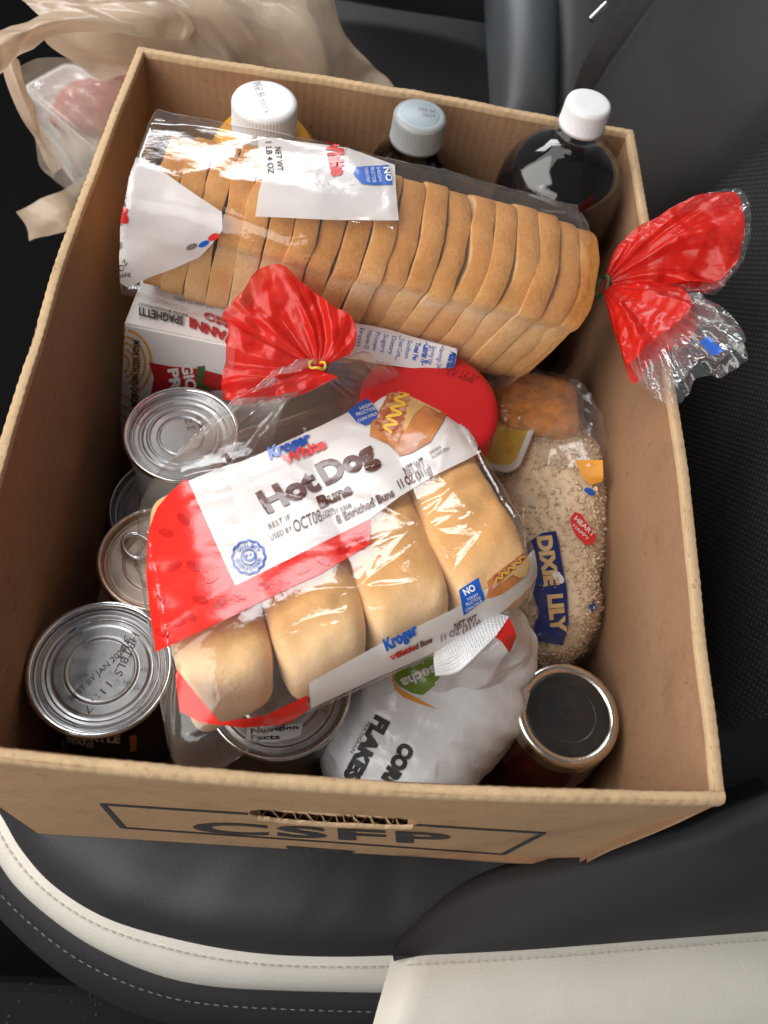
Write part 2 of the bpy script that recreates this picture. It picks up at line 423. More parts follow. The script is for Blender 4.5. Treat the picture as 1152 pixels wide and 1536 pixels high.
seat = thing('car_seat', 'dark leather car seat with cream trim carrying the cardboard box', 'car seat', (0.1, 0, -.30))
top_px = [(-260, 700), (-150, 960), (-60, 1125), (0, 1221), (32, 1275), (81, 1329), (161, 1378), (269, 1410), (377, 1429), (484, 1435), (592, 1433), (700, 1425), (900, 1400)]
bot_px = [(-300, 720), (-190, 985), (-75, 1180), (0, 1291), (32, 1335), (97, 1391), (161, 1431), (242, 1464), (323, 1480), (430, 1486), (576, 1489), (700, 1489), (900, 1480)]
tp = catmull([px(x, y, -.035) for x, y in top_px], 10)
bt = catmull([px(x, y, -.085) for x, y in bot_px], 10)
NS = 160; tp = resample(tp, NS); bt = resample(bt, NS)
ctr = np.array([.12, .0, 0])
# cushion: from the trim edge up over a soft shoulder to the flat centre
rows = []
for k, (s, z) in enumerate([(0, -.035), (.02, -.024), (.05, -.014), (.10, -.006), (.18, -.002), (.32, -.001), (.5, -.001), (.75, -.001), (.97, -.001)]):
    r = tp + (ctr - tp) * s; r[:, 2] = z; rows.append(r)
P = np.stack(rows, 0); P[..., 2] += (fbm(P * 14, 3, 3) * .0040 + creases(P, 26, 4, 6) * .0012) * smooth01((rows[0][None, :, 0] * 0 + np.arange(len(rows))[:, None]) / 2.)
V, F = grid(P); part('cushion', V, F, M['leather'], seat)
# far part of the cushion, under and behind the box
V, F = box(-.17, .34, -.18, .50, -.12, -.003); part('cushion_base', V, F, M['leather'], seat, smooth=False)
out = norm([0, 0, 0.]) if False else None
def bulge(a, b, amt, n=8):
    rr = []
    for k in range(n + 1):
        t = k / n; q = a * (1 - t) + b * t
        o_ = q - ctr; o_[:, 2] = 0; o_ /= np.linalg.norm(o_, axis=1)[:, None]
        rr.append(q + o_ * amt * math.sin(math.pi * t) + np.array([0, 0, amt * .7 * math.sin(math.pi * t)]))
    return rr
strip('cream_trim', bulge(tp + [0, 0, -.0005], bt, .006), M['leather_cream'], seat, NS)
def offset_path(a, b, t, lift):
    q = a * (1 - t) + b * t; o_ = q - ctr; o_[:, 2] = 0; o_ /= np.linalg.norm(o_, axis=1)[:, None]
    return q + o_ * (.006 * math.sin(math.pi * t) + lift * .7) + np.array([0, 0, .0042 * math.sin(math.pi * t) + lift])
def stitches(name, path, pitch, ln, r, mat, parent):
    d = np.r_[0, np.cumsum(np.linalg.norm(np.diff(path, axis=0), axis=1))]; ps = []
    t = 0
    while t + ln < d[-1]:
        q = np.stack([[np.interp(t + ln * f, d, path[:, k]) for k in range(3)] for f in (0, .5, 1)]); q[1, 2] += r * .5
        ps.append(tube(q, [r * .6, r, r * .6], 5)); t += pitch
    V, F = join(*ps); return part(name, V, F, mat, parent, kind='stuff')
stitches('stitching', offset_path(tp, bt, .16, .0006), .0052, .0040, .0005, M['thread_grey'], seat)
# dark skirt under the trim with white stitching
sk = bt + (bt - ctr) * np.array([.0, .0, 0]); sk_rows = []
for s, z in [(0, -.085), (.02, -.089), (.06, -.10), (.10, -.125), (.12, -.17), (.13, -.24), (.13, -.38)]:
    o_ = bt - ctr; o_ = o_.copy(); o_[:, 2] = 0; o_ /= np.linalg.norm(o_, axis=1)[:, None]
    r = bt + o_ * s * .25; r[:, 2] = z + .0; sk_rows.append(r)
strip('side_skirt', sk_rows, M['leather'], seat, NS)
o_ = bt - ctr; o_[:, 2] = 0; o_ /= np.linalg.norm(o_, axis=1)[:, None]
q = bt + o_ * .0115; q[:, 2] = -.0925; stitches('stitching', q[60:], .0062, .0034, .0004, M['thread_white'], seat)

# backrest on the right: leaning surface with a perforated middle
def perforated():
    m, nt, N, L, b = newmat('perforated_leather'); co = coords(N, L, (1, 310, 310))
    fr = N.new('ShaderNodeVectorMath'); fr.operation = 'FRACTION'
    rt = N.new('ShaderNodeVectorRotate'); rt.rotation_type = 'X_AXIS'; rt.inputs['Angle'].default_value = .785; L.new(co, rt.inputs['Vector'])
    L.new(rt.outputs[0], fr.inputs[0]); sp = N.new('ShaderNodeSeparateXYZ'); L.new(fr.outputs[0], sp.inputs[0])
    cx = N.new('ShaderNodeCombineXYZ'); L.new(sp.outputs['Y'], cx.inputs[0]); L.new(sp.outputs['Z'], cx.inputs[1])
    ds = N.new('ShaderNodeVectorMath'); ds.operation = 'DISTANCE'; ds.inputs[1].default_value = (.5, .5, 0); L.new(cx.outputs[0], ds.inputs[0])
    r = ramp(N, [(.16, (.040, .039, .040)), (.24, (.014, .013, .014))]); L.new(ds.outputs['Value'], r.inputs[0]); L.new(r.outputs[0], b.inputs['Base Color'])
    b.inputs['Roughness'].default_value = .5
    rr = ramp(N, [(.16, (0, 0, 0)), (.26, (1, 1, 1))]); L.new(ds.outputs['Value'], rr.inputs[0]); bump(N, L, rr.outputs[0], .5, .0006, b)
    return m
M['perf'] = perforated()
def back_surf(ys, zs, bulgef):
    Y, Z = np.meshgrid(ys, zs, indexing='ij'); X = .205 + .30 * np.maximum(Z, -.05) + bulgef(Y, Z)
    return np.stack([X, Y, Z], -1)
# perforated middle panel
P = back_surf(np.linspace(-.155, .235, 60), np.linspace(-.12, .75, 60), lambda y, z: .006 * np.cos((y - .04) / .2 * 1.5) * -1 + .012 * ((y - .04) / .2) ** 2 * 0 + fbm(np.stack([y * 9, z * 9, y * 0], -1), 2, 5) * .003)
V, F = grid(P); part('backrest_panel', V, F, M['perf'], seat)
# near bolster (towards the open door) - dark, with the cream side facing out
def bolster(y0, y1, hgt, z0, z1, mat, name, flip=False):
    ys = np.linspace(y0, y1, 40); t = (ys - y0) / (y1 - y0)
    prof = -hgt * np.sin(np.pi * np.clip(t, 0, 1)) ** .55
    zs = np.linspace(z0, z1, 50); P = np.zeros((40, 50, 3))
    for i, y in enumerate(ys):
        P[i, :, 0] = .207 + .30 * np.maximum(zs, -.05) + prof[i] + fbm(np.stack([zs * 8, zs * 0 + y * 5, zs * 0], -1), 2, 9) * .004; P[i, :, 1] = y; P[i, :, 2] = zs
    V, F = grid(P); return part(name, V, F, mat, seat)
bolster(.232, .50, .07, -.12, .75, M['leather'], 'backrest_bolster')
# low near side of the backrest: a dark wing sweeping round the box corner, cream shell below it
wt_px = [(592, 1434), (650, 1432), (800, 1424), (980, 1410), (1152, 1397), (1300, 1385), (1500, 1370)]
wtop = catmull([px(x, y, .0) for x, y in wt_px], 8); wtop = resample(wtop, 60)
wu_px = [(588, 1428), (660, 1352), (740, 1312), (818, 1297), (900, 1280), (971, 1262), (1033, 1245), (1088, 1218), (1160, 1190)]
wu = resample(catmull([px(x, y, z) for (x, y), z in zip(wu_px, (-.012, -.006, .003, .012, .022, .032, .042, .052, .065))], 8), 60)
wu2 = wu + np.array([.012, .018, -.035])
rows = [wu2, wu + np.array([.003, .005, -.008]), wu]
for k in range(1, 9):
    t = k / 8; q = wu * (1 - t) + wtop * t; q[:, 2] += .016 * math.sin(math.pi * t) * np.linspace(.25, 1, 60); q[:, 1] -= .004 * math.sin(math.pi * t); rows.append(q)
strip('backrest_wing', rows, M['leather'], seat, 60)
wl_px = [(579, 1470), (580, 1560), (760, 1640), (980, 1660), (1180, 1660), (1340, 1640), (1540, 1620)]
cr_rows = []
wb = wtop.copy()
c0 = wtop.copy(); c0[:, 2] -= .0008
edge_in = px(575, 1480, -.012)
for k in range(0, 13):
    t = k / 12; q = c0.copy(); q[:, 1] -= .10 * t; q[:, 2] += .010 * math.sin(min(1, t * 2.2) * math.pi / 2) - .085 * t * t
    # rounded left end
    lf = np.linspace(0, 1, 60); q[:, 0] -= (.012 * math.sin(min(1, t * 1.6) * math.pi / 2)) * (1 - smooth01(lf * 4)); q[0, 2] -= .012; q[1, 2] -= .004
    cr_rows.append(q)
strip('cream_shell', cr_rows, M['leather_cream'], seat, 60)
q = wtop.copy(); q[:, 1] -= .0048; q[:, 2] += .0020; stitches('stitching', q[1:], .0050, .0037, .00045, M['thread_grey'], seat)

# sill plastic by the door with grit
sill = single('sill_trim', *box(-.36, .5, -.60, -.295, -.30, -.235), M['plastic_dark'], (0, -.45, -.30), 'dark moulded plastic sill below the cream seat trim', 'sill trim', smooth=False)
bev = sill.modifiers.new('b', 'BEVEL'); bev.width = .012; bev.segments = 3
gr = []
for k in range(60):
    p_ = px(rng.uniform(-10, 560), rng.uniform(1440, 1536), -.2345) if k > 30 else px(rng.uniform(10, 280), rng.uniform(1430, 1530), -.2345); r = rng.uniform(.0003, .0009)
    if p_[1] > -.30: continue
    V, F = lathe([(0, -r), (r, 0), (0, r * .8)], p_, 5); gr.append((V, F))
V, F = join(*gr); g_ = single('grit', V, F, plain('pale_grit', (.13, .125, .115), .8), (0, -.4, -.235), 'pale grit scattered on the dark sill plastic', 'grit', kind='stuff')

# seat beyond the box (top of picture)
seat2 = thing('car_seat', 'dark car seat beyond the box with grey side bolster', 'car seat', (.0, .8, -.35))
def slab(name, pts, mat, parent, th=.03, bul=.012, n=14):
    """soft panel through four corner points"""
    a, b, c, d = [np.asarray(p, float) for p in pts]; nn = norm(np.cross(b - a, d - a)); s = np.linspace(0, 1, n)
    U, W = np.meshgrid(s, s, indexing='ij')
    Pq = (a * ((1 - U) * (1 - W))[..., None] + b * (U * (1 - W))[..., None] + c * (U * W)[..., None] + d * ((1 - U) * W)[..., None])
    Pq = Pq + nn * (bul * ((4 * U * (1 - U)) ** .45 * (4 * W * (1 - W)) ** .45))[..., None]
    V, F = grid(Pq); V2, F2 = grid(Pq - nn * th); F2 = [f[::-1] for f in F2]
    V3, F3 = join((V, F), (V2, F2)); return part(name, V3, F3, mat, parent)
slab('seat_cushion', [px(430, 175, -.02), px(752, 185, -.02), px(752, -60, -.02), px(430, -60, -.02)], M['leather'], seat2, bul=.02)
slab('bolster', [px(750, 200, .04), px(836, 210, .04), px(836, -60, .10), px(735, -60, .10)], M['leather_grey'], seat2, bul=.03)
slab('inner_panel', [px(832, 215, .03), px(960, 230, .03), px(1010, -60, .10), px(836, -60, .10)], M['leather'], seat2, bul=.012)
slab('far_side', [px(480, -5, .02), px(760, 40, .02), px(760, -90, .12), px(480, -90, .12)], M['leather_grey'], seat2, bul=.01)
bl = thing('seat_belt', 'black seat belt strap hanging beside the seats with metal tongue', 'seat belt', (.2, .4, 0))
c = [px(868, 150, .12), px(890, 95, .15), px(925, 40, .18), px(975, -40, .22)]
cc = catmull(c, 8); sd = norm(np.cross(cc[-1] - cc[0], ROT[:, 2])) * .0075
P = np.stack([cc - sd, cc + sd * .2 + [0, 0, .001], cc + sd], 0); V, F = grid(P)
part('strap', V, F, M['belt'], bl)
a = px(886, 30, .17); b_ = px(910, 6, .18); V, F = tube(np.stack([a, (a + b_) / 2, b_]), .003, 8); part('tongue', V, F, M['steel_bright'], bl)
# ------------------------------------------------------------------ the cardboard box
cb = thing('cardboard_box', 'open brown corrugated cardboard box full of groceries on the seat', 'box', (0, 0, 0))
T_ = .0042
RIM = {'BL': (-.1655, .2285), 'BR': (.1661, .2172), 'FR': (.1634, -.2209), 'FL': (-.1664, -.2251)}
BOT = {'BL': (-.1640, .2230), 'BR': (.1660, .2150), 'FR': (.1650, -.2215), 'FL': (-.1631, -.2243)}
def panel_fn(a, b, bul, inward):
    ra, rb = np.array(RIM[a]), np.array(RIM[b]); ba, bb = np.array(BOT[a]), np.array(BOT[b])
    def fn(s, t, d=0.0):
        s = np.asarray(s, float)[..., None]; t = np.asarray(t, float)[..., None]
        p = (ba * (1 - s) + bb * s) * (1 - t) + (ra * (1 - s) + rb * s) * t
        bl_ = bul * np.sin(np.pi * np.clip(s, 0, 1)) * t ** 1.4
        p = p - np.asarray(inward) * bl_ + np.asarray(inward) * (np.asarray(d, float)[..., None] if np.ndim(d) else d)
        return np.concatenate([p, HB * t + .0 * s], -1)
    return fn
def rib(s, n, amp): return amp * np.abs(np.sin(np.pi * s * n)) ** .6
def make_panel(name, fn, nflute, mat_out, mat_in, crease=None, ss=None, seed=0):
    S = np.linspace(0, 1, 181); Tt = np.linspace(0, 1, 22); SS, TT = np.meshgrid(S, Tt, indexing='ij')
    wob = fbm(np.stack([SS * 5, TT * 3, SS * 0 + seed], -1), 2, seed) * .0012 + creases(np.stack([SS, TT * .5, SS * 0 + seed], -1), 7, seed, 5) * .0011
    flut = np.sin(SS * nflute * 2 * np.pi) * .00016
    Pi = fn(SS, TT, T_ + wob + flut); Po = fn(SS, TT, wob - flut)
    if crease is not None: Pi = crease(Pi, SS, TT); Po = crease(Po, SS, TT)
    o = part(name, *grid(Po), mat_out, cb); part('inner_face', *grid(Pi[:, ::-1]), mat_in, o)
    # rim: rounded, ribbed by the flutes
    S2 = np.linspace(0, 1, nflute * 6 + 1); wob2 = np.interp(S2, S, wob[:, -1])
    rows = []
    dz = fbm(np.stack([S2 * 22, S2 * 0, S2 * 0 + seed], -1), 3, seed + 4) * .0004
    pr0 = [(-.0003, -.004), (-.0003, -.0003), (.0002, .0002), (T_ * .5, -.0002), (T_ - .0002, .0002), (T_ + .0003, -.0003), (T_ + .0003, -.004)]
    for k, (d, z) in enumerate(pr0):
        amp = [0, .0001, .0002, .0002, .0002, .0001, 0][k]
        q = fn(S2, np.ones_like(S2), d + wob2 + (0 if k in (0, 6) else (np.sin(S2 * nflute * 2 * np.pi) * .00015))); q[:, 2] += z + dz + rib(S2, nflute, amp) - amp * .5
        rows.append(q)
    part('cut_rim', *grid(np.stack(rows, 0)), M['kraft_edge'], o); return o
fl_fn = panel_fn('FL', 'BL', .006, (1, 0)); bk_fn = panel_fn('BL', 'BR', .004, (0, -1)); rt_fn = panel_fn('BR', 'FR', .004, (-1, 0)); fr_fn = panel_fn('FL', 'FR', .005, (0, 1))
make_panel('left_wall', fl_fn, 74, M['kraft'], M['kraft_in'], seed=1)
make_panel('back_wall', bk_fn, 56, M['kraft'], M['kraft_in'], seed=2)
make_panel('right_wall', rt_fn, 74, M['kraft'], M['kraft_in'], seed=3)
# front wall with the hand hole
def to_panel(x, y):
    p = px_plane(x, y, (0, -.2240, 0), (0, 1, 0)); return np.array([p[0], p[2]])
h0, h1 = to_panel(372, 1214), to_panel(620, 1236)
hc = (h0 + h1) / 2; hl = abs(h1[0] - h0[0]) / 2
z_hi, z_lo = to_panel(496, 1214)[1], to_panel(496, 1231)[1]; hh = (z_hi - z_lo) / 2
hz = (z_hi + z_lo) / 2
Wd = (RIM['FR'][0] - RIM['FL'][0])
def sx(x): return (x - (RIM['FL'][0])) / Wd
NA = 96; ang = np.linspace(0, 2 * math.pi, NA, endpoint=False)
def supere(a, rx, rz, n): c, s = np.cos(a), np.sin(a); return np.stack([rx * np.sign(c) * np.abs(c) ** (2 / n), rz * np.sign(s) * np.abs(s) ** (2 / n)], -1)
hole = supere(ang, hl, hh, 3.2) + [hc[0], hz]
jag = fbm(np.stack([ang * 9, ang * 0, ang * 0], -1), 3, 2) * .0009; hole[:, 1] += jag
rx0, rx1, rz0, rz1 = hc[0] - hl - .02, hc[0] + hl + .02, hz - hh - .012, min(hz + hh + .008, HB - .009)
rect = supere(ang, 1, 1, 200) * [(rx1 - rx0) / 2, (rz1 - rz0) / 2] + [(rx0 + rx1) / 2, (rz0 + rz1) / 2]
def fpan(d, rev=False):
    pieces = []
    rows = [fr_fn(sx(hole[:, 0] * (1 - t) + rect[:, 0] * t), (hole[:, 1] * (1 - t) + rect[:, 1] * t) / HB, d) for t in np.linspace(0, 1, 6)]
    pieces.append(grid(np.stack(rows, 0), False, True))
    for s0, s1, t0, t1, n, m in [(0, sx(rx0), 0, 1, 40, 16), (sx(rx1), 1, 0, 1, 40, 16), (sx(rx0), sx(rx1), 0, rz0 / HB, 40, 14), (sx(rx0), sx(rx1), rz1 / HB, 1, 40, 5)]:
        SS, TT = np.meshgrid(np.linspace(s0, s1, n), np.linspace(t0, t1, m), indexing='ij'); pieces.append(grid(fr_fn(SS, TT, d)))
    V, F = join(*pieces)
    # the soft diagonal dent at the right end
    s = (V[:, 0] - RIM['FL'][0]) / Wd; t = V[:, 2] / HB
    k = (s - (.66 + .28 * t)) * 8; V[:, 1] += .003 * smooth01(k) * smooth01((1 - t) * 2.2) * (1 if True else 0)
    return V, (F if not rev else [f[::-1] for f in F])
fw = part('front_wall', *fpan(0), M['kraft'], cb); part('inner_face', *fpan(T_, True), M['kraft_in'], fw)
S2 = np.linspace(0, 1, 52 * 6 + 1); rows = []
dz = fbm(np.stack([S2 * 22, S2 * 0, S2 * 0 + 3], -1), 3, 8) * .0005
for k, (d, z) in enumerate([(-.0008, -.0075), (-.0011, -.0045), (-.0009, -.0012), (.0006, .0005), (T_ * .5, .0009), (T_ - .0006, .0004), (T_ + .0003, -.0010), (T_ + .0003, -.005)]):
    amp = [0, .00025, .00035, .0003, .0002, .0002, .0001, 0][k]
    q = fr_fn(S2, np.ones_like(S2), d); q[:, 2] += z + dz; q[:, 1] -= rib(S2, 52, amp) - amp * .5; rows.append(q)
part('folded_rim', *grid(np.stack(rows, 0)), M['kraft_edge'], fw)
# cut edge of the hole with the flutes showing on the lower lip
up_half = [i for i in range(NA) if math.sin(ang[i]) > -.25]
q0 = fr_fn(sx(hole[:, 0]), hole[:, 1] / HB, 0.); q1 = fr_fn(sx(hole[:, 0]), hole[:, 1] / HB, T_)
V, F = grid(np.stack([q0, q1], 0), False, True); F = [f for i, f in enumerate(F) if math.sin(ang[i % NA]) > -.55]
part('hole_edge', V, F, M['kraft_in'], fw)
xs = np.linspace(hc[0] - hl * .97, hc[0] + hl * .97, 700); zl = np.interp(xs, *(lambda h: (h[np.argsort(h[:, 0]), 0], h[np.argsort(h[:, 0]), 1]))(hole[np.sin(ang) < -.05]))
wob = fbm(np.stack([xs * 90, xs * 0, xs * 0], -1), 3, 1)
ph = (xs - xs[0]) / .0072 * 2 * np.pi + wob * 3.2
yy = T_ * .5 * (1 + np.sin(ph)) * .94 + .0001
rows = []
for dzz in (.0012, -.006):
    q = fr_fn(sx(xs), (zl + dzz + (wob * .0008 if dzz > 0 else 0)) / HB, 0.); q[:, 1] += yy + (.0006 if dzz > 0 else 0); rows.append(q)
part('torn_flute', *grid(np.stack(rows, 0)), M['kraft_edge'], fw)
rows = []
for d, dzz in ((-.0014, -.0028), (-.0006, .0006), (.0004, .0011), (.0008, -.003)):
    q = fr_fn(sx(xs), (zl + dzz + wob * .0008) / HB, d); rows.append(q)
part('torn_liner', *grid(np.stack(rows, 0)), M['kraft_edge'], fw)
rows = []
for d, dzz in ((T_ - .0006, -.003), (T_ - .0002, .0012), (T_ + .0006, .0008), (T_ + .0012, -.003)):
    q = fr_fn(sx(xs), (zl + dzz - wob * .0012) / HB, d); rows.append(q)
part('torn_liner', *grid(np.stack(rows, 0)), M['kraft_edge'], fw)
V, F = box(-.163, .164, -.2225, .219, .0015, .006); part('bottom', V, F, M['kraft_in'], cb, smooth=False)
# print on the front
bf = bvh_of(fw)
lay('printed_frame', [flat_poly(ribbon([(150, 1205.5), (260, 1213), (372, 1220)], 2.6)), flat_poly(ribbon([(622, 1236.5), (720, 1243), (818, 1249)], 2.6)), flat_poly(ribbon([(184, 1241), (400, 1256), (600, 1270), (753, 1281)], 1.8)),
     flat_poly([[(149, 1205), (158, 1206), (190, 1242), (180, 1241)]]), flat_poly([[(812, 1248), (820, 1249), (757, 1282), (749, 1281)]])], bf, .0004, M['ink_box'], fw, step=12, jump=.3)
lay('lettering', [text_px('CSFP', (289, 1247), (677, 1266), 15.5, bold=.03, up=(-.10, -1), spacing=1.10)], bf, .0004, M['ink_box'], fw, step=8, jump=.3)
lay('printed_mark', [flat_poly([[(428, 1268), (534, 1276), (530, 1283), (436, 1277)]])], bf, .0004, M['ink_box'], fw, step=8, jump=.3)

# ------------------------------------------------------------------ tins
def tin(label, name, c, r, z0, z1, mat_lid, mat_body, beads, group=None, recess=.0045, lid_label=None):
    t = thing(name, label, 'can', (c[0], c[1], z0), group)
    h = z1
    body = [(r * .97, z0), (r, z0 + .003), (r, z0 + .006), (r - .0006, z0 + .007), (r - .0006, h - .007), (r, h - .006), (r, h - .004)]
    part('body', *lathe(body, (c[0], c[1], 0), 96), mat_body, t)
    rim = [(r - .0004, h - .0045), (r + .0012, h - .0040), (r + .0016, h - .0026), (r + .0015, h - .0008), (r + .0006, h), (r - .0006, h - .0001), (r - .0014, h - .0010), (r - .0019, h - .0030), (r - .0022, h - recess)]
    part('rim', *lathe(rim, (c[0], c[1], 0), 96), M['steel_bright'] if mat_lid is not M['steel_copper'] else M['steel_copper'], t)
    z = h - recess; lid = [(r - .0022, z), (r - .0030, z - .0006), (r - .0042, z - .0003)]
    for rb, wb_, hb in beads:
        rb, wb_ = rb * r, wb_ * r
        lid += [(rb + wb_ * 1.5, z), (rb + wb_ * 1.15, z), (rb + wb_, z - .0001), (rb + wb_ * .6, z + hb * .5), (rb, z + hb), (rb - wb_ * .6, z + hb * .5), (rb - wb_, z - .0001), (rb - wb_ * 1.15, z), (rb - wb_ * 1.5, z)]
        z += 0
    lid += [(.010, z), (.004, z), (0, z)]
    lo = part('lid', *lathe(lid, (c[0], c[1], 0), 96), mat_lid, t)
    return t, lo
M['bean_label'] = plain('black_can_label', (.012, .011, .012), .3, var=.4, coat=.3)
M['white_label'] = plain('white_can_label', (.62, .64, .66), .4, var=.04)
M['red_label'] = plain('red_can_label', (.50, .012, .02), .35, var=.06, coat=.3)
M['dull_label'] = plain('brown_can_label', (.07, .055, .045), .35, .0, var=.5, vs=120, coat=.3)
cB = px(150, 1000, .112); rB = .0358
tB, lidB = tin('large silver lidded can with black label in front left corner of box', 'bean_can', cB, rB, .006, .112, M['steel'], M['bean_label'], [(.84, .045, .0012), (.72, .04, -.0007), (.50, .035, .0010)])
bvl = bvh_of(lidB)
lay('date_print', [text_px('BEST BY JAN 2029', (108, 1052), (190, 975), 8, .01, up=(-.62, -.78)), text_px('HBTBLS', (199, 948), (171, 1010), 12, .0, up=(.9, .45)),
     text_px('301', (188, 952), (176, 985), 9, .0, up=(.9, .45)), text_px('11:17', (160, 1022), (124, 1066), 11, .0, up=(.8, .6))], bvl, .0002, M['grey_ink'], lidB, step=0)
bvb = bvh_of(*[o for o in tB.children if o.name.startswith('body')])
lay('lettering', [text_px('BLACK', (90, 1094), (112, 1112), 9, .03, up=(.5, -.85)), text_px('TURTLE', (108, 1108), (180, 1114), 12, .04, up=(.05, -1)), text_px('BEANS', (100, 1112), (140, 1122), 8, .03, up=(.2, -1))], bvb, .0003, M['white_ink'], tB, step=8, jump=.05)
lay('printed_panel', [flat_poly([[(194, 1104), (205, 1102), (204, 1126), (195, 1128)]])], bvb, .0002, M['orange_ink'], tB, step=5)

cC = px(236, 836, .100)
tC, lidC = tin('coppery lidded can with pull tab and red label beside left wall', 'pull_tab_can', cC, .0325, .006, .100, M['steel_copper'], M['red_label'], [(.86, .03, .0008), (.60, .03, .0010), (.38, .03, .0008)])
tab = []
a_ = np.linspace(0, 2 * math.pi, 28, endpoint=False)
ring_ = np.stack([.0115 + .0095 * np.cos(a_), .0068 * np.sin(a_), a_ * 0], -1); th = 2.5
Rz = np.array([[math.cos(th), -math.sin(th), 0], [math.sin(th), math.cos(th), 0], [0, 0, 1]])
pth = (np.vstack([ring_, ring_[:2]])) @ Rz.T + cC + [-.004, .0, -.0022]
part('pull_tab', *join(tube(pth, .0013, 8), lathe([(0, .0022), (.0022, .0018), (.003, 0), (.003, -.002)], cC + np.array([-.003, .0, -.0042]), 20)), M['steel_bright'], tC)
lay('lettering', [text_px('GA', (146, 868), (160, 884), 13, .05, up=(-.8, -.5))], bvh_of(*[o for o in tC.children if o.name.startswith('body')]), .0003, M['white_ink'], tC, step=6)

cW = px(272, 648, .118)
tW, lidW = tin('silver lidded can with white and teal label, upper of a stack', 'white_label_can', cW, .0330, .036, .118, M['steel'], M['white_label'], [(.88, .03, .0012), (.74, .045, -.0009), (.60, .04, .0011), (.42, .03, -.0006)])
bw = bvh_of(*[o for o in tW.children if o.name.startswith('body')])
lay('printed_lines', [flat_poly(ribbon([(191, 700), (183, 722), (176, 752), (168, 780)], 2.2)), flat_poly(ribbon([(205, 706), (196, 730), (187, 762)], 1.3)), flat_poly(ribbon([(190, 742), (204, 752), (218, 757)], 1.2))], bw, .0003, plain('teal_print', (.01, .12, .12), .5), tW, step=8, jump=.05)
lay('lettering', [text_px('N E', (278, 636), (302, 630), 6, .0), text_px('M 8', (282, 646), (306, 640), 6, .0)], bvh_of(lidW), .0002, M['grey_ink'], lidW, step=0)
cL = (cW[0] - .012, cW[1] - .006)
tin('low silver can under the white labelled can by left wall', 'low_can', cL, .0405, .006, .035, M['steel'], M['steel'], [(.8, .04, .001)])
cU = px(418, 1030, .116)
tU, lidU = tin('wide silver rimmed can under the front of the bun bag', 'wide_can', cU, .0370, .006, .116, M['steel'], M['dull_label'], [(.85, .04, .001), (.6, .04, -.0008)])
bu = bvh_of(*[o for o in tU.children if o.name.startswith('body') or o.name.startswith('lid')])
lay('paper_label', [flat_poly([[(372, 1090), (412, 1092), (455, 1084), (451, 1104), (412, 1114), (368, 1112)]])], bu, .0004, M['white_label'], tU, step=6, jump=.05)
lay('lettering', [text_px('Nutrition', (376, 1101), (448, 1094), 8, .04), text_px('Facts', (376, 1110), (420, 1109), 7, .03)], bu, .0007, M['ink_black'], tU, step=6, jump=.05)

# ------------------------------------------------------------------ jar with black lid
cJ = px(853, 1070, .112); rJ = .0283
jr = thing('sauce_jar', 'dark red sauce jar with black centred gold rimmed lid', 'jar', (cJ[0], cJ[1], .006))
M['sauce'] = plain('dark_red_sauce_glass', (.045, .005, .004), .12, var=.3, vs=40, coat=.6)
part('glass_body', *lathe([(rJ * .95, .006), (rJ * 1.13, .012), (rJ * 1.16, .03), (rJ * 1.16, .078), (rJ * 1.05, .090), (rJ * .97, .096), (rJ * .97, .100)], (cJ[0], cJ[1], 0), 72), M['sauce'], jr)
M['gold_rim'] = plain('gold_tinplate', (.74, .69, .60), .2, 1.0, var=.05)
M['lid_black'] = plain('black_lid_print', (.018, .018, .018), .32, var=.25, vs=90, bs=.05, bscale=500, coat=.25)
zl = cJ[2]
part('lid_rim', *lathe([(rJ * .99, zl - .0125), (rJ + .0012, zl - .012), (rJ + .0016, zl - .0105), (rJ + .0010, zl - .0092), (rJ + .0010, zl - .003), (rJ + .0004, zl - .001), (rJ - .001, zl - .0001), (rJ - .0025, zl), (rJ - .0042, zl - .0004), (rJ - .0050, zl - .0014)], (cJ[0], cJ[1], 0), 96), M['gold_rim'], jr)
ld = part('lid_disc', *lathe([(rJ - .0049, zl - .0013), (rJ - .0062, zl - .0008), (rJ - .0070, zl - .0008), (rJ * .58, zl - .0008), (rJ * .56, zl - .0008), (rJ * .545, zl - .0011), (rJ * .53, zl - .0012), (rJ * .50, zl - .0012), (rJ * .22, zl - .0012), (rJ * .2, zl - .0012), (rJ * .17, zl - .0009), (rJ * .13, zl - .0009), (rJ * .10, zl - .0012), (rJ * .06, zl - .0012), (0, zl - .0012)], (cJ[0], cJ[1], 0), 96), M['lid_black'], jr)

# ------------------------------------------------------------------ bottles along the back wall
def ribbed_cap(c, r, z0, z1, nrib, amp, seg=None):
    seg = nrib * 4; a = np.linspace(0, 2 * math.pi, seg, endpoint=False); ph = np.abs(np.sin(a * nrib / 2)) ** .5
    prof = [(0, z1), (r * .5, z1), (r * .80, z1), (r * .86, z1 - .0002), (r * .95, z1 - .0009), (r * .995, z1 - .0024)] + [(r, z1 - .0035)] + [(r * 1.005, z0 + .003), (r * 1.02, z0 + .0025), (r * 1.02, z0), (r * .9, z0)]
    rib_on = [0, 0, 0, 0, 0, .3, 1, 1, 0, 0, 0]
    P = np.stack([np.stack([(p[0] - amp * rib_on[k] * (1 - ph)) * np.cos(a), (p[0] - amp * rib_on[k] * (1 - ph)) * np.sin(a), a * 0 + p[1]], -1) for k, p in enumerate(prof)], 0)
    return grid(P + np.array([c[0], c[1], 0]), False, True)
M['juice'] = plain('orange_juice', (.72, .33, .02), .25, var=.05, coat=.5)
M['cola'] = plain('dark_cola', (.004, .002, .002), .06, var=.2, coat=.0)
M['pet'] = film('clear_bottle_plastic', base=.025, edge=.35, rough=.03, haze=.004, bs=.03)
M['cap_frost'] = plain('frosted_grey_cap', (.42, .45, .46), .35, var=.05, trans=.25)
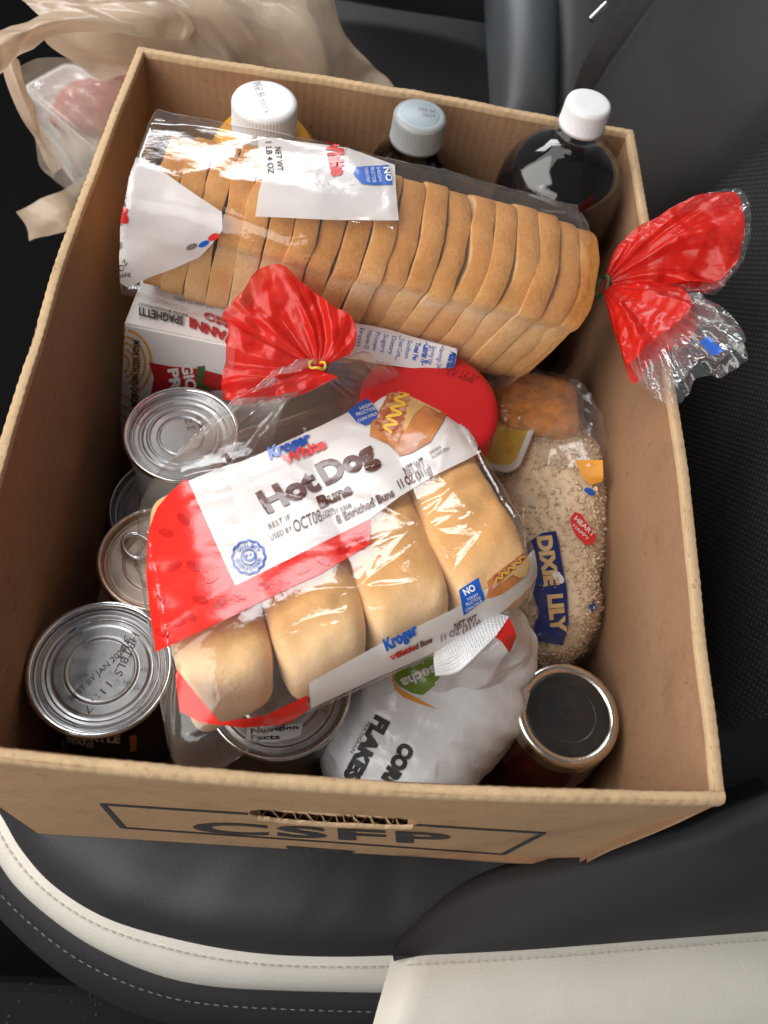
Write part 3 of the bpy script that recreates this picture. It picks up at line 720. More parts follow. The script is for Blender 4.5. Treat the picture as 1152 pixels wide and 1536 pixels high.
M['cap_blue'] = plain('greyblue_cap_disc', (.32, .38, .41), .45, var=.04)
cj = px(397, 149, .214)
jb = thing('juice_bottle', 'yellow juice bottle with wide white cap by the back wall', 'bottle', (cj[0], cj[1], .006))
part('body', *lathe([(.03, .006), (.036, .012), (.036, .15), (.034, .168), (.033, .181), (.0265, .1895), (.0195, .192), (.0195, .197)], (cj[0], cj[1], 0), 64), M['juice'], jb)
cap = part('cap', *ribbed_cap(cj, .0205, .194, .214, 60, .0004), M['white_cap'], jb)
lay('date_print', [text_px('BEST BY', (384, 124), (392, 147), 7, .0, up=(.95, -.3)), text_px('FEB 20 2027 6', (378, 126), (398, 170), 7, .0, up=(.95, -.3))], bvh_of(cap), .0001, M['grey_ink'], cap, step=0)
ck = px(631, 171, .212)
db = thing('dark_bottle', 'dark bottle with frosted grey cap behind the bread', 'bottle', (ck[0], ck[1], .006))
part('body', *lathe([(.03, .006), (.035, .012), (.035, .14), (.033, .16), (.025, .178), (.0175, .186), (.0165, .19), (.0165, .196)], (ck[0], ck[1], 0), 64), M['cola'], db)
cap = part('cap', *ribbed_cap(ck, .0172, .193, .212, 64, .0005), M['cap_frost'], db)
part('cap_disc', *lathe([(0, .2124), (.0118, .2124), (.0126, .2119)], (ck[0], ck[1], 0), 48), M['cap_blue'], db)
lay('date_print', [text_px('FEB 04', (628, 166), (652, 170), 5, .0), text_px('0839', (634, 174), (652, 177), 5, .0)], bvh_of(db.children[-1]), .0001, M['grey_ink'], cap, step=0)
cs = px(884, 146, .246); cs[1] -= .004
sb = thing('soda_bottle', 'dark cola bottle with small white screw cap in back right corner', 'bottle', (cs[0], cs[1], .006))
part('drink', *lathe([(.030, .006), (.0405, .014), (.0415, .05), (.0415, .166), (.0412, .178), (.0395, .190), (.0345, .201), (.0265, .2085), (.0190, .2130), (.0150, .2155), (0, .2158)], (cs[0], cs[1], 0), 80), M['cola'], sb)
part('bottle_wall', *lathe([(.0422, .05), (.0422, .166), (.0419, .179), (.0402, .191), (.0352, .2025), (.0270, .2102), (.0190, .2152), (.0142, .2195), (.0132, .224), (.0132, .2255), (.0165, .2260), (.0165, .2275), (.0132, .228), (.0132, .232)], (cs[0], cs[1], 0), 80), M['pet'], sb)
part('label', *lathe([(.0426, .03), (.0426, .150), (.0423, .151)], (cs[0], cs[1], 0), 64), plain('burgundy_label', (.09, .006, .012), .3, var=.1, coat=.3), sb)
part('cap', *ribbed_cap(cs, .0142, .2295, .246, 56, .0004), M['white_cap'], sb)

# ------------------------------------------------------------------ red lidded jar, tub, cheese pack
cr = px(646, 603, .163)
rj = thing('red_lid_jar', 'jar with broad red ribbed lid between bread and hot dog buns', 'jar', (cr[0], cr[1], .006))
M['red_lid'] = plain('red_lid_plastic', (.52, .010, .014), .45, var=.05, bs=.12, bscale=500)
part('jar_body', *lathe([(.035, .006), (.0385, .012), (.0385, .13), (.037, .142)], (cr[0], cr[1], 0), 64), plain('peanut_jar', (.30, .15, .06), .3, coat=.4), rj)
rl = part('lid', *ribbed_cap(cr, .0410, .143, .163, 110, .0006), M['red_lid'], rj)
lay('date_print', [text_px('JUN 12 27', (664, 553), (716, 571), 7, .0, slant=.2), text_px('LR 4208', (670, 562), (708, 575), 6, .0, slant=.2)], bvh_of(rl), .0001, plain('dark_red_print', (.10, .003, .004), .5), rl, step=0)
def rrect(w_, d_, r, n=6):
    pts = []
    for cx_, cy_, a0 in ((w_ - r, d_ - r, 0), (-w_ + r, d_ - r, 90), (-w_ + r, -d_ + r, 180), (w_ - r, -d_ + r, 270)):
        for k in range(n + 1): a = math.radians(a0 + 90 * k / n); pts.append((cx_ + r * math.cos(a), cy_ + r * math.sin(a)))
    return np.array(pts)
ct = px(735, 632, .118); th = -.35
def tubring(w_, d_, r, z):
    p = rrect(w_, d_, r); c_, s_ = math.cos(th), math.sin(th)
    return np.stack([ct[0] + p[:, 0] * c_ - p[:, 1] * s_, ct[1] + p[:, 0] * s_ + p[:, 1] * c_, p[:, 0] * .12 + z + 0 * p[:, 0]], -1)
tb = thing('yellow_tub', 'small white rimmed tub with yellow lid next to red lid', 'tub', (ct[0], ct[1], .07))
part('tub_wall', *grid(np.stack([tubring(.021, .026, .008, .075), tubring(.025, .030, .010, .112), tubring(.028, .033, .012, .114), tubring(.0285, .0335, .012, .1165), tubring(.027, .032, .011, .118), tubring(.0245, .0295, .010, .117)], 0), False, True), M['white_cap'], tb)
V, F = grid(np.stack([tubring(.0247, .0297, .010, .1172), tubring(.0243, .0293, .010, .1178), tubring(.001, .001, .0005, .1176)], 0), False, True); part('foil_lid', V, F, plain('yellow_foil', (.72, .52, .10), .35, var=.15, vs=80, coat=.4), tb)
def pillow(c, ax, half, n=44, e=3.2, amp=.004, freq=40, seed=0, ridge=True, pinch=0):
    """crumpled pillow pack: rounded block with crease noise. ax: 3 orthonormal rows"""
    ths = np.linspace(-math.pi / 2, math.pi / 2, n); phs = np.linspace(0, 2 * math.pi, n * 2, endpoint=False)
    TH, PH = np.meshgrid(ths, phs, indexing='ij')
    f = lambda x, m: np.sign(x) * np.abs(x) ** m
    q = np.stack([half[0] * f(np.cos(TH), 2 / e) * f(np.cos(PH), 2 / e), half[1] * f(np.cos(TH), 2 / e) * f(np.sin(PH), 2 / e), half[2] * f(np.sin(TH), 2 / e)], -1)
    d = q / (np.linalg.norm(q, axis=-1, keepdims=True) + 1e-9)
    w_ = q @ np.asarray(ax)
    k = (ridged(w_ * freq, 3, seed) * amp if ridge else fbm(w_ * freq, 3, seed) * amp)
    q = q + d * k[..., None]
    return grid(q @ np.asarray(ax) + np.asarray(c), False, True)
I3 = np.eye(3)
cp = px(806, 600, .125)
ch = thing('cheese_pack', 'orange cheese pack in clear wrap under the bread heel', 'cheese pack', (cp[0], cp[1], .07))
M['cheese'] = plain('orange_cheese', (.66, .26, .035), .35, var=.35, vs=110, bs=.3, bscale=160, coat=.5)
part('cheese', *pillow(cp + np.array([.002, .002, -.014]), I3, (.028, .024, .013), 30, 5, .0015, 90, 4), M['cheese'], ch)
part('wrap', *pillow(cp + np.array([.002, .002, -.014]), I3, (.031, .027, .0155), 40, 4.5, .004, 80, 6), M['film_loose'], ch)
# ------------------------------------------------------------------ crumpled sheets
def crumple(ctrl, n, m, amp, freq, seed=0, oct=3, aniso=(1, 1, 1), edge_keep=False):
    """sheet through a net of points (photo x, photo y, height) with crease noise"""
    C_ = np.array([[px(*p) for p in row] for row in ctrl])
    rows = np.stack([resample(catmull(r, 10), m) for r in C_], 0)
    P = np.stack([resample(catmull(rows[:, j], 10), n) for j in range(m)], 1)
    du = np.gradient(P, axis=0); dv = np.gradient(P, axis=1); nn = np.cross(du, dv); nn /= np.linalg.norm(nn, axis=-1, keepdims=True) + 1e-12
    d = creases(P * np.array(aniso), freq, seed, 7) * amp * 1.3 + fbm(P * freq * .5, 2, seed) * amp * .35
    return P + nn * d[..., None]
def cubegrid(n):
    t = np.linspace(-1, 1, n + 1); A, B = np.meshgrid(t, t, indexing='ij'); O = np.ones_like(A); Vs, Fs, off = [], [], 0
    for ax in range(3):
        for s in (-1, 1):
            c = [None] * 3; c[ax] = O * s; c[(ax + 1) % 3] = A * (1 if s > 0 else -1); c[(ax + 2) % 3] = B
            V, F = grid(np.stack(c, -1)); Vs.append(V); Fs += [tuple(i + off for i in f) for f in F]; off += len(V)
    V = np.concatenate(Vs); key = np.round(V * 4096).astype(np.int64); _, first, inv = np.unique(key, axis=0, return_index=True, return_inverse=True)
    inv = inv.reshape(-1)
    return V[first], [tuple(int(inv[i]) for i in f) for f in Fs]
def rblock(n, e): 
    V, F = cubegrid(n); V = np.sign(V) * np.abs(V); k = (np.abs(V) ** e).sum(1) ** (1 / e); return V / k[:, None], F
def fan(knot, nrm, outline, r0, r1, ns, nr, pleat, k, depth, seed, out2=None):
    """gathered bag end: pleated sheet fanning out from a knot to an outline of photo points, front and back layer"""
    knot = np.asarray(knot, float); nrm = norm(nrm)
    E = resample(catmull([px_plane(x, y, knot, nrm) - knot for x, y in outline], 8), ns)
    E2 = E if out2 is None else resample(catmull([px_plane(x, y, knot, nrm) - knot for x, y in out2], 8), ns)
    s = np.linspace(0, 1, ns); r = np.linspace(0, 1, nr); sheets = []
    for side in (1, -1):
        Pq = np.zeros((nr, ns, 3))
        for i, rr in enumerate(r):
            e = (E2 * r0 * (1 - rr) + E * r1 * rr) if out2 is not None else E * (r0 + (r1 - r0) * rr)
            R_ = np.linalg.norm(e, axis=1); q = np.stack([s * k, s * 0 + rr * 1.2, s * 0 + seed + side], -1)
            ph = s * k * 2 * np.pi + vnoise(np.stack([s * k * .7, s * 0 + rr * .8, s * 0 + seed], -1), seed) * 3.0
            tri = np.arcsin(np.sin(ph)) * 2 / np.pi
            tri2 = np.arcsin(np.sin(ph * 2.3 + 1.7)) * 2 / np.pi; pm = .35 + 1.1 * smooth01(vnoise(np.stack([s * 6, s * 0 + rr, s * 0 + seed * 3.3], -1), seed + 2) + .5)
            h = R_ * pleat * pm * (.7 * tri + .3 * tri2) * (.35 + .65 * (1 - rr) ** .3) + side * depth * np.sin(np.pi * np.minimum(s, 1)) ** .6 * min(1, rr * 2 + .15)
            h = h + (creases(e + side * .1, 62, seed, 7) * .0055 + creases(e + side * .2, 150, seed + 5, 6) * .0028) * min(1, rr * 2)
            Pq[i] = knot + e + nrm * h[:, None]
        sheets.append(Pq)
    a, b = sheets; P = np.concatenate([a, b[:, ::-1]], 1)
    return grid(P, False, True)

# ------------------------------------------------------------------ spaghetti box
pb = thing('spaghetti_box', 'white spaghetti carton with red logo standing by left wall', 'pasta box', px(186, 486, .01))
FLc = px(186, 486, .150); wdir = norm(px(351, 520, .150) - FLc); ddir = norm(px(200, 418, .1515) - FLc); ddir = norm(ddir - wdir * np.dot(ddir, wdir)); ndir = np.cross(wdir, ddir); ndir = norm(ndir - .10 * wdir * -1)
ndir = -norm(px(178, 665, .03) - FLc)
M['carton'] = plain('white_carton', (.74, .72, .70), .42, var=.03, vs=40, bs=.05, bscale=300)
def PB(V):
    V = np.asarray(V); return FLc + V[:, :1] * wdir + V[:, 1:2] * ddir + V[:, 2:] * ndir
bmx = bmesh.new(); V, F = box(0, .105, 0, .042, -.137, 0); vs = [bmx.verts.new(v) for v in V]
for f in F: bmx.faces.new([vs[i] for i in f])
bmesh.ops.bevel(bmx, geom=bmx.edges[:], offset=.0012, segments=2, affect='EDGES'); bmx.normal_update()
bmx.verts.index_update(); V = np.array([v.co[:] for v in bmx.verts]); F = [[v.index for v in f.verts] for f in bmx.faces]; bmx.free()
pbo = part('carton', PB(V), F, M['carton'], pb, smooth=False)
fv = [(-.0, .010), (.012, .012), (.016, .0145), (.027, .012), (.03, .006), (.10, .004), (.10, .0415), (.0, .0415)]
V = [(a, b, .0012) for a, b in [(.0015, .034), (.030, .0335), (.031, .031), (.036, .0305), (.037, .0335), (.078, .033), (.088, .026), (.104, .024), (.104, .0415), (.0015, .0415)]]
n_ = len(V); V2 = [(a, b, .0003) for a, b, c in V]
part('top_flap', PB(np.array(V + V2)), [list(range(n_))] + [[i, i + n_, (i + 1) % n_ + n_, (i + 1) % n_] for i in range(n_)], M['carton'], pb, smooth=False)
bp_ = bvh_of(pbo)
arcs = []
for rr in (12, 20, 28, 36, 45):
    arcs += ribbon([(181 + rr * math.cos(a) * 1.02, 545 + rr * 1.15 * math.sin(a)) for a in np.linspace(-1.45, 1.2, 18)], 3.4)
for rr in (16, 26, 36, 48):
    arcs += ribbon([(176 + rr * math.cos(a), 655 + rr * 1.3 * math.sin(a)) for a in np.linspace(-1.5, .9, 16)], 3.2)
for rr in (10, 19, 28): arcs += ribbon([(232 - rr * math.cos(a), 612 + rr * 1.2 * math.sin(a)) for a in np.linspace(-.6, 1.4, 12)], 3.0)
lay('swirl_print', flat_poly(arcs), bp_, .0002, M['orange_ink'], pbo, step=0, jump=.2)
lay('red_logo_panel', [flat_poly([[(223, 543), (256, 549), (300, 553), (350, 566), (350, 584), (300, 586), (262, 588), (226, 592), (231, 566)]])], bp_, .0003, plain('dark_red_print', (.42, .02, .02), .35, var=.2, vs=300, coat=.4), pbo, step=0, jump=.2)
lay('green_ribbon', [flat_poly([[(296, 549), (308, 548), (307, 556), (303, 575), (318, 582), (316, 588), (296, 578)]])], bp_, .0005, plain('deep_green_print', (.05, .13, .03), .35), pbo, step=0, jump=.2)
lay('lettering', [text_px('MADE WITH 100% DURUM WHEAT', (201, 508), (196, 640), 9.5, .025, up=(1, .05)),
     text_px('SPAGHETTI', (275, 478), (209, 463), 12, .04, up=(.0, 1)), text_px('ENRICHED MACARONI PRODUCT', (282, 474), (208, 456), 4, .02, up=(0, 1)), text_px('LIFT HERE TO OPEN', (321, 461), (262, 447), 5, .0, up=(0, 1))], bp_, .0016, M['ink_black'], pbo, step=0, jump=.2)
lay('logo_lettering', [text_px('GIOVANNI', (392, 521), (284, 478), 14, .05, up=(0, 1)), text_px('PRIMO', (372, 495), (306, 469), 11, .05, up=(0, 1))], bp_, .0014, plain('crimson_print', (.40, .02, .03), .4), pbo, step=0, jump=.2)
lay('logo_lettering', [text_px('GIO', (272, 546), (281, 586), 15, .04, up=(1, -.15)), text_px('PRI', (252, 553), (258, 590), 15, .04, up=(1, -.15))], bp_, .0006, M['white_ink'], pbo, step=0, jump=.2)

# ------------------------------------------------------------------ hot dog buns in their bag
HO = np.array([-.0093, -.0961, .1789]); eu = np.array([.9404, .3399, .0073]); ev = np.array([-.327, .9103, -.2539]); ew = np.array([-.0929, .2364, .9672]); SHR = .20
eu = norm(eu); ev = norm(ev - eu * np.dot(ev, eu)); ew = np.cross(eu, ev); HA = np.stack([eu + SHR * ev, ev, ew])
hd = thing('hot_dog_bun_bag', 'clear red and white bag of hot dog buns lying on top of the groceries', 'bun bag', HO - ew * .06)
M['bun'] = toned('bun_crust', [(0, (.88, .66, .41)), (.3, (.83, .52, .25)), (.6, (.73, .38, .125)), (1, (.52, .20, .05))], .62, 38, .42, .45, 420, spec=.2)
BV, BF = cubegrid(44)
_r = (np.abs(BV[:, 0]) ** 6 + np.abs(BV[:, 1]) ** 4.5) ** (1 / 5.2); BV = BV / ((_r ** 4.2 + np.abs(BV[:, 2]) ** 4.2) ** (1 / 4.2))[:, None]
bun_pts = []
for k in range(4):
    uc = -.0672 + .0448 * k
    q = BV * np.array([.0241, .0655, .0205]); s = BV
    # domed top, flat pulled-apart sides, slight taper to the ends
    q[:, 2] += (.0048 * np.cos(s[:, 0] * 1.45) * np.cos(s[:, 1] * 1.25)) * (s[:, 2] > -.3); q[:, 0] *= (1 - .05 * np.abs(s[:, 1]) ** 3)
    loc = q + [uc, 0, 0]
    q[:, 2] += fbm(loc * 30, 3, 20 + k) * .0030 + creases(loc, 55, 50 + k, 4) * .0006 - .0025 * np.exp(-((s[:, 1] - .05 - .25 * vnoise(loc * 25, k)) / .07) ** 2) * np.exp(-((s[:, 0] - .2) / .55) ** 2) * (s[:, 2] > 0)
    q[:, 0] += fbm(loc * 24 + 3, 2, 30 + k) * .0016; q[:, 1] += [0.008, .001, .0005, -.003][k]
    q[:, 2] += [-.001, .001, .0015, .0][k] - .0238
    q[:, 0] += uc
    top = np.clip((s[:, 2] + .05) / .8, 0, 1) * (1 - .75 * np.clip((np.abs(s[:, 1]) - .62) / .38, 0, 1)) * (1 - .6 * np.clip((np.abs(s[:, 0]) - .66) / .34, 0, 1) ** 1.5)
    part('bun', HO + q @ HA, BF, M['bun'], hd, attr=.04 + .56 * top)
FV, FF = rblock(130, 5.0)
q = FV * np.array([.0985, .0745, .031]); q[:, 1] += .017 * smooth01((FV[:, 1] - .45) / .55); q[:, 2] += .006 * smooth01((FV[:, 1] - .6) / .4); s = FV; q[:, 2] -= .0275
topm = smooth01((s[:, 2] - .2) / .6)
q[:, 2] += -.0022 * (np.abs(np.sin((q[:, 0] + .0448) * np.pi / .0448)) * -1 + .55) * topm * (np.abs(q[:, 0]) < .090)
q[:, 2] += .0016 * topm
free = np.clip((np.abs(s[:, 0]) - .8) / .2, 0, 1) + np.clip((s[:, 1] - .75) / .25, 0, 1) + np.clip((-s[:, 2]), 0, 1)
free = np.clip(free, 0, 1)
d = FV / np.linalg.norm(FV, axis=1)[:, None]
q = q + d * (creases(q, 85, 5, 8) * (.0005 + .0022 * free))[:, None] + d * (creases(q * np.array([.25, 1, 1]), 90, 15, 5) * .0006)[:, None]
q[:, 2] += fold_lines(q, 34, (-.09, -.07), (.09, .085), .05, .0016, .0008, 3) * topm
q[:, :2] *= (1 - .30 * smooth01(-s[:, 2:3] + .05)); q[:, 2] += .008 * smooth01(-s[:, 2])
# film ears at the corners
for (su, sv, L_) in ((-1, -1, .022), (1, -1, .007), (1, 1, .006)):
    wgt = np.clip(s[:, 0] * su - .55, 0, 1) * np.clip(s[:, 1] * sv - .55, 0, 1) * 5
    q += np.clip(wgt, 0, 1)[:, None] * np.array([su * L_ * .7, sv * L_, -.010])
hf = part('bag_film', HO + q @ HA, FF, M['film'], hd)
knot = px(476, 553, .190)
# neck of the bag gathered into the tie
nphi, nt_ = 150, 36; ph = np.linspace(0, 2 * math.pi, nphi, endpoint=False); P = np.zeros((nt_, nphi, 3))
se = supere(ph, .088, .026, 4); r0_ = HO + (np.stack([se[:, 0], ph * 0 + .086, se[:, 1] - .0275], -1)) @ HA
for i, t in enumerate(np.linspace(0, 1, nt_)):
    tt = t ** .85; kn = knot + .006 * (np.cos(ph)[:, None] * eu + np.sin(ph)[:, None] * ew)
    P[i] = r0_ * (1 - tt) + kn * tt
    pl = np.sin(ph * 15 + 4 * vnoise(np.stack([ph * 2, ph * 0 + t * 2, ph * 0], -1), 4)) * .0045 * math.sin(math.pi * min(1, t * .95)) ** .8
    cr_ = creases(P[i], 115, 9, 9) * .0075 * math.sin(math.pi * t)
    dirn = np.cos(ph)[:, None] * eu * .4 + np.sin(ph)[:, None] * ew
    P[i] += dirn * (pl + cr_)[:, None] + ew * (.010 * math.sin(math.pi * t))
part('bag_neck', *grid(P, False, True), M['film_loose'], hd)
tn = norm(np.array([-.15, -.45, .85]))
part('bag_tail', *fan(knot, tn, [(508, 566), (440, 592), (352, 604), (338, 592), (342, 545), (350, 498), (338, 482), (368, 450), (393, 414), (428, 406), (452, 426), (478, 444), (500, 462), (528, 478), (534, 505), (526, 530)], .03, 1.0, 260, 60, .11, 7, .010, 3), M['red_tail'], hd)
part('bag_tail_tip', *fan(knot, tn, [(430, 600), (395, 606), (350, 614)], .85, 1.02, 50, 20, .06, 5, .004, 12), M['film_loose'], hd)
V, F = tube(knot + np.array([(.0042 * math.cos(a), .0026 * math.sin(a), .0010 * math.sin(3 * a) + .003) for a in np.linspace(0, 6.9, 40)]) , .0008, 7); part('tie', V, F, plain('yellow_tie', (.70, .42, .04), .45), hd)
bh = bvh_of(hf)
white_poly = [(283, 722), (330, 702), (374, 689), (430, 662), (480, 640), (520, 620), (553, 597), (586, 573), (615, 574), (648, 589), (672, 610), (705, 638), (740, 668), (700, 690), (651, 714), (600, 745), (556, 778), (500, 806), (450, 831), (400, 856), (353, 879), (334, 838), (315, 795), (298, 757)]
pw = lay('white_panel', flat_poly([white_poly]), bh, .0003, M['white_print'], hf, step=4)
red_poly = [(278, 719), (256, 738), (236, 762), (222, 800), (220, 863), (226, 920), (234, 978), (300, 948), (350, 924), (394, 902), (440, 880), (480, 862), (520, 838), (555, 816), (556, 778), (500, 806), (450, 831), (400, 856), (353, 879), (334, 838), (315, 795), (298, 757), (283, 722)]
lay('red_panel', flat_poly([red_poly]), bh, .0003, M['red_print'], hf, step=6)
lay('red_corner_panel', [flat_poly([[(461, 1042), (463, 1064), (430, 1086), (365, 1091), (330, 1083), (400, 1072)]]), flat_poly([[(262, 1000), (300, 1048), (330, 1083), (365, 1091), (300, 1084), (270, 1066)]])], bh, .0003, M['red_print'], hf, step=6)
strip_poly = [(463, 1024), (560, 971), (683, 912), (760, 864), (808, 817), (816, 845), (795, 880), (755, 916), (690, 957), (630, 988), (560, 1018), (500, 1046), (466, 1062)]
lay('white_strip', flat_poly([strip_poly]), bh, .0003, M['white_print'], hf, step=5)
# leaf pattern on the red
leaf = []
for (lx, ly, la) in [(250, 800, .3), (262, 850, -.5), (300, 900, .2), (330, 905, -.7), (360, 893, .6), (395, 880, -.4), (425, 868, .7), (455, 855, -.5), (485, 842, .5), (515, 825, -.4), (540, 810, .6), (275, 780, .8), (290, 850, .6), (318, 868, -.6), (245, 900, .5), (268, 935, -.3), (245, 950, .4), (540, 795, -.3), (285, 925, .6)]:
    leaf.append(ell(lx, ly, 12, 6, 14, la))
lay('leaf_pattern', [flat_poly([p]) for p in leaf], bh, .0005, M['leaf_red'], hf, step=5)
lay('brown_lettering', [text_px('Hot', (401, 771), (482, 733), 33, .045, up=(-.52, -.85)), text_px('Dog', (489, 729), (568, 690), 33, .045, up=(-.52, -.85)), text_px('Buns', (480, 764), (530, 741), 17, .045, up=(-.4, -.9)),
     text_px('8 Enriched Buns', (507, 787), (592, 745), 12, .03, up=(-.4, -.9)), text_px('NET WT', (609, 716), (639, 700), 14, .03, up=(-.45, -.9)), text_px('11 OZ (311g)', (600, 735), (649, 710), 13, .03, up=(-.45, -.9)),
     text_px('SERVING', (645, 683), (662, 673), 4, .01), text_px('SUGGESTION', (648, 689), (673, 675), 4, .01),
     text_px('NET WT', (680, 943), (714, 929), 9, .03, up=(-.1, -1)), text_px('11 OZ (311g)', (660, 960), (720, 936), 9, .03, up=(-.1, -1)), text_px('Enriched Buns', (594, 985), (647, 961), 8, .04, up=(-.1, -1))], bh, .0010, M['brown_ink'], hf, step=4)
lay('blue_lettering', [text_px('Kroger', (405, 690), (467, 664), 16, .05, up=(-.3, -.95)), text_px('Kroger', (578, 975), (626, 948), 16, .05, up=(-.35, -.93))], bh, .0012, M['blue_ink'], hf, step=4)
lay('red_lettering', [text_px('White', (427, 700), (491, 673), 15, .05, up=(-.4, -.9)), text_px('White', (584, 989), (622, 970), 7, .04, up=(-.3, -.95))], bh, .0014, M['red_ink'], hf, step=4)
lay('date_print', [text_px('BEST IF', (404, 795), (436, 780), 8, .0, up=(-.3, -.95), spacing=1.1), text_px('USED BY', (407, 812), (439, 797), 8, .0, up=(-.3, -.95), spacing=1.1), text_px('OCT08', (443, 800), (484, 782), 18, .0, up=(-.3, -.95)), text_px('10606', (485, 772), (502, 766), 5, .0), text_px('266107 0308', (484, 780), (528, 762), 7, .0)], bh, .0008, M['grey_ink'], hf, step=4)
lay('blue_badge', [flat_poly([[(521, 618), (551, 598), (562, 612), (571, 624), (560, 635), (547, 640), (534, 634)]]), flat_poly([[(687, 886), (717, 867), (726, 899), (694, 923)]])], bh, .0008, M['blue_ink'], hf, step=8)
lay('badge_lettering', [text_px('HIGH', (540, 618), (558, 610), 5, .01), text_px('FRUCTOSE', (535, 627), (564, 616), 5, .01), text_px('CORN SYRUP', (537, 636), (566, 624), 4.5, .01), text_px('NO', (697, 894), (713, 885), 9, .03), text_px('HIGH', (701, 901), (716, 893), 4, .0), text_px('FRUCTOSE', (698, 909), (720, 897), 4, .0), text_px('CORN SYRUP', (697, 917), (722, 902), 4, .0)], bh, .0013, M['white_ink'], hf, step=4)
sc_ = ell(373, 837, 24.5, 24.5, 96, 0, .045, 12)
lay('seal_print', [flat_poly(ribbon(sc_[::1], 3.0, True)), flat_poly(ribbon(ell(373, 837, 11.5, 11.5, 36), 2.0, True)), flat_poly(ribbon(catmull([(365, 833), (370, 841), (379, 840), (383, 832)], 5), 3.0)), flat_poly([ell(370, 834, 2, 2, 10), ell(376, 833, 2, 2, 10)])]
    + [text_px(ch_, (373 + 15 * math.sin(a) - 2.4 * math.cos(a), 837 - 15 * math.cos(a) - 2.4 * math.sin(a)), (373 + 15 * math.sin(a) + 2.4 * math.cos(a), 837 - 15 * math.cos(a) + 2.4 * math.sin(a)), 5.2, .02) for ch_, a in zip('QUALITY', np.linspace(-.95, .95, 7))]
    + [text_px(ch_, (373 - 19.5 * math.sin(a) - 2.2 * math.cos(a), 837 + 19.5 * math.cos(a) - 2.2 * math.sin(a)), (373 - 19.5 * math.sin(a) + 2.2 * math.cos(a), 837 + 19.5 * math.cos(a) + 2.2 * math.sin(a)), 5, .02) for ch_, a in zip('GUARANTEED', np.linspace(1.35, -1.35, 10))], bh, .0008, M['blue_ink'], hf, step=8)
# the printed hot dogs
M['pic_bun'] = plain('printed_bun', (.48, .17, .045), .3, var=.35, vs=50, coat=.4); M['pic_light'] = plain('printed_bun_inside', (.66, .40, .16), .3, var=.15, vs=60, coat=.4)
M['pic_top'] = toned('printed_toppings', [(0, (.10, .12, .02)), (.35, (.38, .05, .04)), (.55, (.55, .30, .10)), (.75, (.60, .30, .38)), (1, (.75, .6, .6))], .3, 260, 1.6, .0, 300)
def hotdog(sc, f):
    lay('printed_hot_dog', flat_poly([f([(589, 574), (615, 575), (648, 589), (672, 613), (665, 632), (645, 665), (617, 681), (600, 686), (582, 668), (554, 655), (556, 637), (575, 606)])]), bh, .0008, M['pic_bun'], hf, step=6)
    lay('printed_bun_half', flat_poly([f([(615, 576), (648, 589), (671, 613), (658, 622), (638, 610), (622, 622), (608, 650), (603, 640), (612, 605)])]), bh, .0010, M['pic_light'], hf, step=6)
    t_ = lay('printed_toppings', flat_poly([f([(591, 576), (619, 577), (616, 596), (610, 620), (604, 650), (598, 668), (588, 660), (560, 642), (566, 625), (580, 605)])]), bh, .0010, M['pic_top'], hf, step=4)
    if t_ is not None:
        a = t_.data.attributes.new('tone', 'FLOAT', 'POINT'); a.data.foreach_set('value', np.full(len(t_.data.vertices), .45, np.float32))
    zz = [(606, 580), (595, 588), (612, 594), (592, 601), (608, 609), (586, 614), (602, 623), (580, 628), (596, 638), (576, 641), (588, 652)]
    lay('printed_mustard', flat_poly(ribbon(catmull(f(zz), 4), 4.2 * sc)), bh, .0013, M['yellow_ink'], hf, step=6)
hotdog(1, lambda p: p)
Af = lambda p: [(760 + a * -.56 + b * .22, 866 + a * .56 + b * .22) for a, b in [((x - 612) * -.15 + (y - 630) * .98, (x - 612) * .98 + (y - 630) * .15) for x, y in p]]
hotdog(.5, Af)
# ------------------------------------------------------------------ sliced bread in its bag
A_ = np.array([-.130, .092, .193]); B_ = np.array([.112, .078, .172]); Lb = np.linalg.norm(B_ - A_); ea = (B_ - A_) / Lb
ez = norm(np.array([0, 0, 1]) - ea * ea[2]); ey = np.cross(ez, ea); BA = np.stack([ea, ey, ez])
br = thing('sliced_bread_bag', 'sliced white bread loaf in clear bag with red gathered end', 'bread bag', (A_ + B_) / 2 - ez * .045)
M['crust'] = toned('bread_crust', [(0, (.82, .62, .38)), (.22, (.77, .48, .21)), (.45, (.66, .32, .095)), (.7, (.52, .215, .05)), (1, (.34, .115, .03))], .7, 60, .5, .7, 330, spec=.2)
NP = 72; aa = np.linspace(0, 2 * math.pi, NP, endpoint=False)
prof = supere(aa, .0395, .0435, 4.2)
zt = prof[:, 1] / .0435
